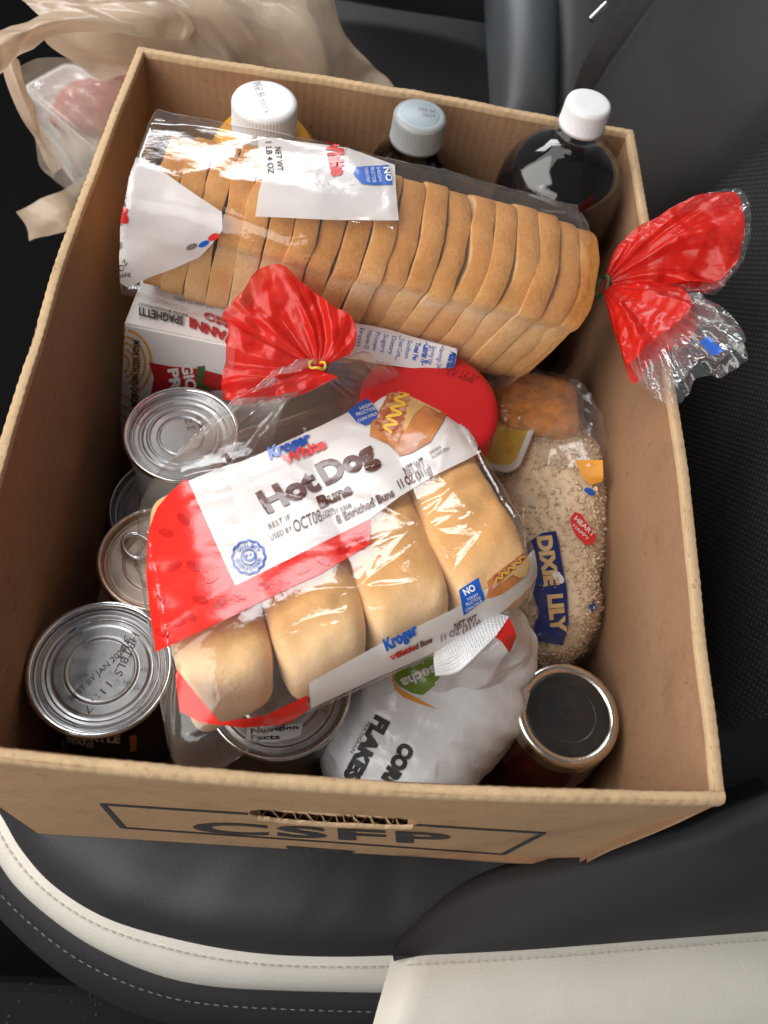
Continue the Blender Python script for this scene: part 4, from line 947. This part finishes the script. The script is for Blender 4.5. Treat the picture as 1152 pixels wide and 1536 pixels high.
# mushroom lip: top third a little wider, pinch below it
wid = 1 + .05 * smooth01((zt - .45) / .2) - .06 * np.exp(-((zt - .38) / .12) ** 2)
prof[:, 0] *= wid; prof[:, 1] += np.where(zt > .6, .0025 * (1 - (prof[:, 0] / .04) ** 2), 0)
tone_p = .43 + .22 * smooth01((zt - .6) / .3) - .10 * smooth01((.3 - zt) / .2) - .34 * np.exp(-((zt - .42) / .16) ** 2) + .2 * smooth01((-zt - .6) / .3)
nsl = 19; pitch = Lb / nsl; th_ = pitch * 1.0
for k in range(nsl):
    f = (k + .5) / nsl; c0 = (f - .5) * Lb
    lean = .08 + .20 * smooth01((f - .25) / .6) + rng.normal(0, .006)
    oy, oz = (rng.normal(0, .0005), rng.normal(0, .0005)) if k not in (4, 6, 9) else (-.0016, .0010); rot = rng.normal(0, .008)
    scl = (.86 + .14 * smooth01(f / .4)) - .03 * (k == 0) - .06 * (k == nsl - 1) - .03 * (k == nsl - 2)
    yaw = rng.normal(0, .009)
    rings = []; tones = []
    edges = [(-th_ / 2, .0, -.2), (-th_ / 2, .55, -.15), (-th_ / 2, .93, -.1), (-th_ / 2 + .0001, .9945, .95), (-th_ / 2 + .0005, .9992, 1), (0, 1.001, 1), (th_ / 2 - .0005, .9992, 1), (th_ / 2 - .0001, .9945, .95), (th_ / 2, .93, -.1), (th_ / 2, .55, -.15), (th_ / 2, 0, -.2)]
    heel = k in (0, nsl - 1)
    for (x_, sc, tn_) in edges:
        p = prof * sc * scl; wv = fbm(np.stack([p[:, 0] * 60, p[:, 1] * 60, p[:, 0] * 0 + k * 3.1], -1), 2, 40) * .0006
        if heel and abs(x_) >= th_ / 2 - .0005: tn_ = .9
        c_, s_ = math.cos(rot), math.sin(rot); y_ = p[:, 0] * c_ - p[:, 1] * s_ + oy; z_ = p[:, 0] * s_ + p[:, 1] * c_ + oz
        xx = c0 + x_ + lean * (z_) + yaw * y_ + (fbm(np.stack([y_ * 45, z_ * 45, y_ * 0 + k], -1), 2, 60 + k) * .0014)
        rings.append(np.stack([xx, y_ + np.sign(p[:, 0]) * wv, z_ + wv], -1)); tones.append(np.clip(tone_p * tn_ + (.05 if tn_ < 0 else 0), 0, 1) if tn_ > 0 else np.full(NP, .03))
    P = np.stack(rings, 0); V, F = grid(P, False, True); part('slice', (A_ + B_) / 2 + V @ BA, F, M['crust'], br, attr=np.concatenate(tones) + rng.normal(0, .045))
# film: a loose tube, squared at the left end, gathered at the right
bk = px(899, 432, .193)
NT, NQ = 210, 220; q_a = np.linspace(0, 2 * math.pi, NQ, endpoint=False); P = np.zeros((NT, NQ, 3)); Cc = (A_ + B_) / 2
kl = (bk - Cc) @ BA.T
for i in range(NT):
    t = i / (NT - 1)
    if t < .06: x_ = -Lb / 2 - .013 + .002 * t / .06; g = (t / .06) ** .5; off = np.zeros(2)
    elif t < .80: x_ = -Lb / 2 - .011 + (t - .06) / .74 * (Lb - .002); g = 1; off = np.zeros(2)
    else:
        w_ = (t - .80) / .20; x_ = Lb / 2 - .013 + (kl[0] - Lb / 2 + .013) * w_; g = (1 - smooth01(w_ * 1.05) * .90) if w_ < .95 else .10
        off = np.array(kl[1:]) * smooth01(w_)
    tl_ = .88 + .12 * smooth01((t - .06) / .30)
    se = supere(q_a, .0448 * g * tl_, .0483 * g * tl_, 4.5 if t < .8 else 3.2); zz = se[:, 1].copy()
    # slack film standing proud along the back top edge
    pk = np.exp(-((t - .12) / .16) ** 2) * .0015 + .001
    up_ = smooth01((zz / .0455 - .2) / .6) * g; se[:, 1] += up_ * (.0015 + pk * np.clip(se[:, 0] / .04 * .5 + .5, 0, 1))
    se[:, 0] += up_ * pk * .6
    xx = x_ + (.08 + .12 * smooth01((t - .3) / .5)) * se[:, 1] * (1 if t < .9 else .3) * smooth01(t / .1 + .3)
    L3 = np.stack([xx, se[:, 0] + off[0], se[:, 1] + off[1]], -1)
    rd = np.stack([xx * 0, se[:, 0], se[:, 1]], -1); rd /= np.linalg.norm(rd, axis=1)[:, None] + 1e-6
    am = .0015 + .0016 * np.exp(-((t - .05) / .1) ** 2) + .003 * smooth01((t - .78) / .1)
    nz = creases(L3 * np.array([.6, 1, 1]), 85, 7, 8) * am + creases(L3 * np.array([.16, 1, 1]), 95, 17, 5) * .0013
    if t > .78: nz = nz + np.sin(q_a * 17 + 3 * vnoise(np.stack([q_a * 2, q_a * 0 + t * 4, q_a * 0], -1), 2)) * .0024 * math.sin(math.pi * min(1, (t - .78) / .22))
    if t < .06: L3[:, 0] += creases(L3, 70, 8, 6) * .003
    nz = nz + fold_lines(np.stack([L3[:, 0], q_a * .05], -1), 40, (-.12, .02), (.12, .30), .06, .0016, .0012, 8) * (t < .97)
    P[i] = Cc + (L3 + rd * (nz + .0012)[:, None] * g) @ BA
bf_ = part('bag_film', *grid(P, False, True), M['film'], br)
bb = bvh_of(bf_)
lay('white_panel', flat_poly([[(386, 205), (440, 212), (520, 222), (592, 248), (594, 290), (598, 331), (540, 331), (490, 330), (430, 327), (383, 325), (388, 290), (393, 270)]]), bb, .0003, M['white_thin'], bf_, step=6, jump=.03)
lay('white_end_panel', flat_poly([[(206, 236), (250, 262), (290, 290), (333, 318), (334, 345), (318, 366), (300, 385), (262, 402), (226, 415), (192, 431), (181, 424), (178, 350), (176, 280), (186, 244)]]), bb, .0003, M['white_thin'], bf_, step=6, jump=.03)
lay('red_lettering', [text_px('White', (487, 205), (499, 266), 22, .06, up=(1, -.12)), text_px('te', (178, 305), (184, 335), 14, .06, up=(1, .1))], bb, .0007, M['red_ink'], bf_, step=6, jump=.03)
lay('black_lettering', [text_px('NET WT', (412, 222), (416, 258), 9, .01, up=(1, -.05)), text_px('1 LB 4 OZ', (398, 214), (402, 262), 9, .01, up=(1, -.05)), text_px('OZ', (183, 408), (192, 393), 8, .0, up=(-.6, -.8)), text_px('566g', (180, 416), (196, 412), 7, .0)], bb, .0007, M['ink_black'], bf_, step=6, jump=.03)
lay('blue_badge', [flat_poly([[(530, 262), (534, 252), (560, 250), (582, 249), (588, 278), (562, 279), (542, 277)]]), flat_poly([ell(184, 262, 5, 16, 16)]), flat_poly([ell(306, 365, 9, 4, 14, -.5)])], bb, .0007, M['blue_ink'], bf_, step=6, jump=.03)
lay('red_dot', [flat_poly([ell(321, 355, 9, 5, 14, -.4)])], bb, .0007, M['red_ink'], bf_, step=6); lay('grey_dot', [flat_poly([ell(288, 369, 9, 4, 14, -.4)])], bb, .0007, M['grey_ink'], bf_, step=6)
lay('badge_lettering', [text_px('NO', (575, 253), (580, 274), 8, .03, up=(1, -.1)), text_px('HIGH', (564, 254), (568, 274), 5, .0, up=(1, -.1)), text_px('FRUCTOSE', (555, 253), (559, 276), 5, .0, up=(1, -.1)), text_px('CORN SYRUP', (546, 254), (550, 276), 5, .0, up=(1, -.1))], bb, .0010, M['white_ink'], bf_, step=6, jump=.03)
# nutrition strip hanging below the loaf
ns_ = crumple([[(520, 483, .176), (575, 492, .176), (630, 508, .174), (686, 523, .172)], [(515, 505, .172), (570, 515, .172), (625, 528, .170), (684, 540, .168)], [(512, 535, .165), (565, 545, .165), (620, 552, .163), (680, 555, .161)]], 16, 40, .0008, 60, 3)
nso = part('nutrition_strip', *grid(ns_), M['white_print'], br)
bn = bvh_of(nso); bl_ = []
bl_.append(text_px('Nutrition', (676, 527), (668, 556), 14, .05, up=(1, .25)))
for k, s_ in enumerate(['Servings 21', 'Serving size', 'Calories 70', 'Total Fat', 'Sodium', 'Total Carb', 'Dietary', 'Sugars', 'Protein', 'Vitamin D', 'Iron']):
    x0 = 660 - k * 12.0; y0 = 522 - k * 3.0; bl_.append(text_px(s_, (x0, y0), (x0 - 6, y0 + 27), 7 if k != 2 else 11, .03 if k in (2, 3) else .0, up=(1, .25)))
lay('lettering', bl_, bn, .0004, M['blue_ink'], nso, step=0, jump=.02)
lay('ruled_lines', [flat_poly(ribbon([(664, 519), (657, 552)], 2)), flat_poly(ribbon([(640, 513), (633, 548)], 1.5)), flat_poly(ribbon([(600, 503), (593, 540)], 1)), flat_poly(ribbon([(684, 524), (678, 556)], 1.2))], bn, .0004, M['blue_ink'], nso, step=0, jump=.02)
# red gathered end hanging over the right wall
bk2 = bk + np.array([.001, 0, .001]); fn_ = norm(np.array([-.25, -.40, .88])); fn2 = norm(np.array([-.50, .15, .85]))
part('bag_tail', *fan(bk2, fn_, [(938, 432), (985, 425), (1028, 414), (1060, 434), (1092, 412), (1106, 385), (1110, 340), (1100, 302), (1070, 300), (1030, 308), (985, 330), (945, 352), (920, 380)], .015, 1.0, 200, 70, .09, 4.3, .010, 21), M['red_tail'], br)
part('bag_tail', *fan(bk2, fn2, [(938, 434), (985, 437), (1026, 442), (1042, 480), (1010, 505), (985, 522), (965, 545), (944, 560), (930, 520), (918, 490)], .015, 1.0, 180, 70, .09, 3.6, .008, 25), M['red_tail'], br)
part('clear_tail_tip', *fan(bk2, fn_, [(1020, 425), (1064, 440), (1096, 412), (1112, 385), (1118, 335), (1108, 292), (1075, 292), (1030, 302)], .82, 1.02, 110, 26, .05, 7, .006, 31), M['film_loose'], br)
cto = part('clear_tail_tip', *fan(bk2 + [0, 0, -.002], fn2, [(1050, 445), (1088, 475), (1115, 520), (1080, 545), (1040, 556), (1008, 590), (970, 580), (950, 560)], .55, 1.02, 120, 40, .05, 6, .006, 35), M['film_loose'], br)
lay('blue_mark', flat_poly([[(1050, 512), (1064, 505), (1086, 528), (1070, 534)]]), bvh_of(cto), .0008, M['blue_ink'], cto, step=4, jump=.02)
V, F = tube(bk2 + np.array([(.002 * math.sin(a), .0065 * math.cos(a), .0065 * math.sin(a)) for a in np.linspace(0, 6.9, 30)]), .0012, 6); part('tie', V, F, plain('green_tie', (.03, .16, .05), .5), br)

# ------------------------------------------------------------------ corn flakes bag
cf = thing('corn_flakes_bag', 'white corn flakes bag with green logo and crimped seal', 'cereal bag', (.05, -.16, .01))
M['flake_bag'] = sheet('white_bag_plastic', (.90, .91, .93), .24, .12, bs=.35, bscale=110, var=.04)
M['seal_bag'] = sheet('white_crimped_seal', (.78, .78, .79), .25, .12, bs=.15)
c0 = px(640, 1070, .068); ax0 = norm(px(740, 985, .09) - px(570, 1150, .06)); az_ = norm(np.array([.05, -.15, 1]) - ax0 * np.dot(ax0, [.05, -.15, 1])); ay0 = np.cross(az_, ax0)
V, F = rblock(90, 3.0); q = V * np.array([.066, .045, .050]); d = V / np.linalg.norm(V, axis=1)[:, None]
q += d * (creases(q * np.array([1.4, 1, 1]), 70, 3, 9) * .0036 + fbm(q * 25, 2, 4) * .003)[:, None]
fo = part('bag_body', c0 + q @ np.stack([ax0, ay0, az_]), F, M['flake_bag'], cf)
tp_ = crumple([[(745, 905, .150), (772, 895, .160), (790, 915, .150), (796, 955, .135)], [(715, 950, .155), (750, 955, .165), (780, 975, .150), (794, 1000, .125)], [(670, 1005, .146), (715, 1000, .155), (760, 1020, .130), (788, 1040, .105)], [(640, 1040, .108), (700, 1050, .112), (745, 1075, .100), (772, 1075, .088)]], 70, 80, .0065, 60, 6)
fe = part('bag_top', *grid(tp_), M['flake_bag'], cf)
sl = crumple([[(652, 970, .166), (675, 957, .172), (731, 922, .176), (764, 925, .178)], [(650, 990, .167), (672, 980, .174), (725, 940, .179), (752, 943, .180)], [(653, 1014, .162), (682, 1010, .169), (706, 992, .176), (741, 957, .179)]], 60, 150, .0008, 40, 2)
du = np.arange(60)[:, None] / 59.; dv = np.arange(150)[None, :] / 149.
sl[..., 2] += .0006 * np.abs(np.sin(du * 11 * np.pi)) ** .5 * np.abs(np.sin((dv * 24 + (np.floor(du * 11) % 2) * .5) * np.pi)) ** .5
part('crimped_seal', *grid(sl), M['seal_bag'], cf)
rc = crumple([[(741, 955, .180), (764, 926, .180)], [(752, 962, .178), (775, 952, .176)], [(765, 980, .168), (773, 962, .168)]], 14, 14, .001, 60, 4); part('red_seal_corner', *grid(rc), M['red_print'], cf)
bc = bvh_of(fo)
lay('green_logo', flat_poly([[(592, 1020), (594, 1000), (612, 984), (640, 976), (672, 976), (690, 1008), (668, 1022), (650, 1030), (634, 1043), (618, 1040), (600, 1030)]]), bc, .0005, M['green_ink'], cf, step=6, jump=.02)
lay('orange_swoosh', [flat_poly([[(590, 1022), (600, 1034), (622, 1046), (655, 1064), (630, 1056), (605, 1046), (592, 1034)]]), flat_poly(ribbon(catmull([(590, 1024), (592, 1002), (610, 984), (632, 976)], 6), 2.4))], bc, .0008, M['orange_ink'], cf, step=6, jump=.02)
lay('white_lettering', [text_px('Cosecha', (680, 985), (600, 1020), 15, .03, up=(.35, .93), slant=.0), text_px('La', (676, 1012), (652, 1024), 14, .03, up=(.3, .95)), text_px('Foods', (634, 990), (616, 998), 6, .0, up=(.35, .93))], bc, .0009, M['white_ink'], cf, step=6, jump=.02)
lay('black_lettering', [text_px('CORN', (604, 1112), (566, 1180), 21, .07, up=(.87, .5)), text_px('FLAKES', (566, 1072), (516, 1165), 21, .07, up=(.87, .5)), text_px('MULTIGRAIN', (552, 1082), (526, 1128), 5, .0, up=(.87, .5))], bc, .0007, M['ink_black'], cf, step=6, jump=.02)

# ------------------------------------------------------------------ oat bag along the right wall
rb_ = thing('oat_bag', 'clear bag of pale rolled grain with blue ribbon print by right wall', 'grain bag', (.13, -.03, .01))
c1 = px(850, 815, .078); c1[0] = min(c1[0], .128)
ax1 = norm(np.array([.10, 1, .10])); az1 = norm(np.array([-.25, -.1, 1]) - ax1 * np.dot([-.25, -.1, 1], ax1)); ay1 = np.cross(az1, ax1); R1 = np.stack([ax1, ay1, az1])
V, F = rblock(50, 2.8); hv = np.array([.088, .040, .036]); q = V * hv; d = V / np.linalg.norm(V, axis=1)[:, None]
q += d * (fbm(q * 40, 3, 5) * .003)[:, None]
M['grain'] = plain('pale_grain', (.85, .66, .44), .6, var=.12, vs=180, bs=.4, bscale=300)
part('grain_mass', c1 + q @ R1, F, M['grain'], rb_)
gl = []; oc = np.array([(1, 0, 0), (-1, 0, 0), (0, 1, 0), (0, -1, 0), (0, 0, 1), (0, 0, -1)], float); of = [(0, 2, 4), (2, 1, 4), (1, 3, 4), (3, 0, 4), (2, 0, 5), (1, 2, 5), (3, 1, 5), (0, 3, 5)]
vis = np.where(V[:, 2] > -.2)[0]; pick = rng.choice(vis, 7000)
GV = np.zeros((7000 * 6, 3)); GF = []
for k, i in enumerate(pick):
    R_ = np.linalg.qr(rng.normal(size=(3, 3)))[0]; a = oc * np.array([.0019, .0013, .0006]) * rng.uniform(.7, 1.2)
    GV[k * 6:k * 6 + 6] = a @ R_ + q[i] + rng.normal(0, .0007, 3) + d[i] * .0001
    GF += [tuple(j + k * 6 for j in f) for f in of]
part('grain_flakes', c1 + GV @ R1, GF, M['grain'], rb_, kind='stuff')
q2 = V * (hv + .0038); q2 += d * (ridged(q2 * 45, 3, 9) * .0022)[:, None]
ro = part('bag_film', c1 + q2 @ R1, F, M['film'], rb_)
bt_ = crumple([[(835, 600, .120), (860, 575, .130), (885, 590, .135), (890, 610, .135)], [(812, 645, .116), (850, 635, .128), (885, 635, .135), (905, 628, .136)], [(800, 700, .112), (850, 700, .122), (885, 700, .128), (904, 700, .128)]], 50, 50, .006, 55, 7)
part('bag_top', *grid(bt_), M['film_loose'], rb_)
part('printed_corner', *grid(crumple([[(862, 690, .128), (904, 690, .132)], [(872, 712, .124), (905, 712, .128)], [(884, 728, .120), (904, 722, .124)]], 12, 16, .001, 60, 2)), M['orange_ink'], rb_)
bo = bvh_of(ro)
lay('blue_ribbon', flat_poly([[(790, 815), (813, 800), (834, 797), (838, 820), (843, 850), (850, 885), (852, 935), (844, 968), (800, 961), (802, 936), (809, 920), (800, 890), (793, 860)]]), bo, .0006, M['navy_ink'], rb_, step=6, jump=.02)
lay('ribbon_lettering', [text_px('DIXIE', (806, 806), (818, 880), 20, .06, up=(1, -.1)), text_px('LILY', (822, 893), (828, 950), 20, .06, up=(1, -.1))], bo, .0010, plain('cream_print', (.75, .50, .22), .4), rb_, step=6, jump=.02)
lay('heart_print', [flat_poly([[(855, 778), (862, 768), (872, 772), (880, 786), (890, 795), (894, 808), (888, 818), (876, 816), (864, 804), (857, 792)]])], bo, .0006, M['red_ink'], rb_, step=6, jump=.02)
lay('white_lettering', [text_px('HEART', (860, 780), (888, 806), 7, .01, up=(.6, -.8)), text_px('HAPPY', (858, 790), (880, 812), 5, .0, up=(.6, -.8))], bo, .0010, M['white_ink'], rb_, step=0, jump=.02)
lay('flower_print', [flat_poly([ell(838, 868, 9, 6, 14, .8)]), flat_poly([ell(834, 862, 6, 4, 14, -.3)])], bo, .0010, M['white_ink'], rb_, step=0, jump=.02)
lay('blue_mark', [flat_poly([ell(884, 738, 9, 5, 12, .5)]), flat_poly([ell(888, 910, 5, 8, 8, .2, .3, 4)])], bo, .0006, M['blue_ink'], rb_, step=6, jump=.02)

# ------------------------------------------------------------------ tan shopping bag with a meat tray, beyond the left wall
M['tan'] = sheet('tan_bag_plastic', (.80, .63, .47), .25, .5, .92, bs=.3, bscale=80, var=.05)
M['foam'] = plain('white_foam_tray', (.72, .72, .70), .45, var=.03, coat=.4)
sbg = thing('shopping_bag', 'crumpled tan plastic shopping bag behind the box', 'shopping bag', px(200, 60, .0))
g0 = crumple([[(-30, -60, .20), (90, -80, .20), (220, -90, .20), (350, -80, .19), (450, -60, .18), (500, -40, .16)],
              [(60, 25, .19), (130, 15, .195), (220, 5, .195), (350, 0, .185), (460, 10, .17), (520, 40, .14)],
              [(70, 62, .17), (140, 60, .18), (220, 55, .18), (350, 55, .17), (470, 62, .155), (560, 95, .12)],
              [(130, 105, .15), (160, 100, .15), (220, 110, .15), (350, 120, .14), (480, 130, .12), (592, 132, .09)],
              [(190, 150, .10), (210, 150, .10), (240, 160, .10), (350, 160, .09), (480, 170, .08), (600, 165, .05)]], 120, 170, .017, 26, 3, 4, (.7, 1.3, 1.3))
part('bag_body', *grid(g0), M['tan'], sbg)
g1 = crumple([[(-60, 95, .21), (-10, 50, .215), (60, 20, .215), (140, 5, .21), (240, 6, .20), (330, 20, .165)], [(-60, 115, .215), (-5, 72, .22), (65, 38, .22), (140, 25, .212), (240, 28, .20), (330, 40, .160)], [(-60, 135, .20), (5, 95, .20), (72, 58, .205), (145, 48, .205), (240, 58, .19), (330, 62, .150)]], 40, 110, .005, 34, 5, 3, (.5, 2.2, 2))
part('handle', *grid(g1), M['tan'], sbg)
g2 = crumple([[(0, 60, .18), (8, 110, .165), (30, 170, .14), (62, 235, .10), (80, 262, .08)], [(12, 75, .18), (22, 118, .17), (45, 170, .15), (72, 225, .11), (88, 255, .085)], [(28, 90, .17), (38, 125, .165), (55, 165, .14), (78, 215, .10), (95, 250, .08)]], 24, 80, .004, 34, 8)
part('handle', *grid(g2), M['tan'], sbg)
g3 = crumple([[(24, 318, .06), (50, 306, .065), (90, 285, .07), (130, 265, .06), (160, 255, .05)], [(36, 338, .05), (62, 330, .062), (100, 312, .068), (135, 292, .06), (165, 285, .05)], [(42, 362, .04), (75, 350, .05), (105, 345, .055), (130, 335, .05), (165, 320, .04)]], 40, 70, .006, 36, 9, 3, (.6, 1, 1))
part('handle', *grid(g3), M['tan'], sbg)
g4 = crumple([[(8, 108, .165), (66, 88, .17), (130, 90, .165), (215, 120, .15)], [(28, 140, .15), (85, 125, .152), (145, 125, .15), (215, 150, .14)], [(42, 180, .14), (95, 180, .142), (145, 185, .14), (200, 200, .13)], [(55, 215, .11), (95, 240, .12), (130, 262, .115), (175, 270, .10)], [(80, 262, .07), (105, 285, .08), (128, 305, .075), (165, 300, .06)]], 70, 60, .007, 42, 2)
part('bag_front', *grid(g4), sheet('tan_bag_thin', (.74, .64, .54), .22, .5, .40, bs=.4, bscale=90), sbg)
mt = thing('meat_tray', 'white foam tray of pink meat in clear wrap inside tan bag', 'meat tray', px(140, 220, .03))
ta, tb_, tc, td = [px(33, 134, .125), px(103, 97, .125), px(250, 150, .125), px(160, 240, .125)]
la, lb, lc, ld_ = [px(52, 194, .07), px(110, 120, .07), px(230, 170, .07), px(128, 300, .045)]
def ringq(a, b, c, d, r=.15, n=8):
    pts = []; cs_ = [a, b, c, d]
    for i in range(4):
        p, q_, s_ = cs_[i - 1], cs_[i], cs_[(i + 1) % 4]; e0 = q_ + (p - q_) * r; e1 = q_ + (s_ - q_) * r
        for k in range(n + 1): t = k / n; pts.append(e0 * (1 - t) ** 2 + 2 * q_ * t * (1 - t) + e1 * t * t)
    return np.array(pts)
Rt = ringq(ta, tb_, tc, td); Rl = ringq(la, lb, lc, ld_); cen = Rt.mean(0)
V, F = grid(np.stack([Rl, Rt * .5 + Rl * .5 + (Rt - cen) * .03, Rt, Rt + [0, 0, .002], Rt + (cen - Rt) * .06 + [0, 0, .001], Rt + (cen - Rt) * .16 - [0, 0, .010], Rt + (cen - Rt) * .98 - [0, 0, .012]], 0), False, True)
part('tray', V, F, M['foam'], mt)
M['meat'] = toned('pink_meat', [(0, (.30, .05, .05)), (.45, (.50, .14, .13)), (.7, (.60, .30, .27)), (1, (.75, .62, .56))], .35, 90, 1.1, .4, 200, sss=.1)
V, F = rblock(30, 2.6); mc = px(150, 158, .120); mu = norm(tc - ta); mv = norm(np.cross([0, 0, 1], mu)); q = V * np.array([.034, .026, .010]); q += (V / np.linalg.norm(V, axis=1)[:, None]) * (fbm(q * 60, 3, 2) * .005)[:, None]
part('meat', mc + q @ np.stack([mu, mv, [0, 0, 1]]), F, M['meat'], mt, attr=np.full(len(V), .42))
rg = np.stack([Rl + (Rl - cen) * .02, Rt * 1.0 + (Rt - cen) * .04 + [0, 0, .001], Rt + (cen - Rt) * .05 + [0, 0, .005], Rt + (cen - Rt) * .45 + [0, 0, .009], Rt + (cen - Rt) * .98 + [0, 0, .010]], 0)
rg = np.stack([resample(rg[:, j], 30) for j in range(rg.shape[1])], 1); rg[..., 2] += ridged(rg * 60, 3, 3) * .0025
part('cling_wrap', *grid(rg, False, True), film('cling_wrap_film', base=.06, edge=.5, haze=.10, bs=.5, bscale=90), mt)
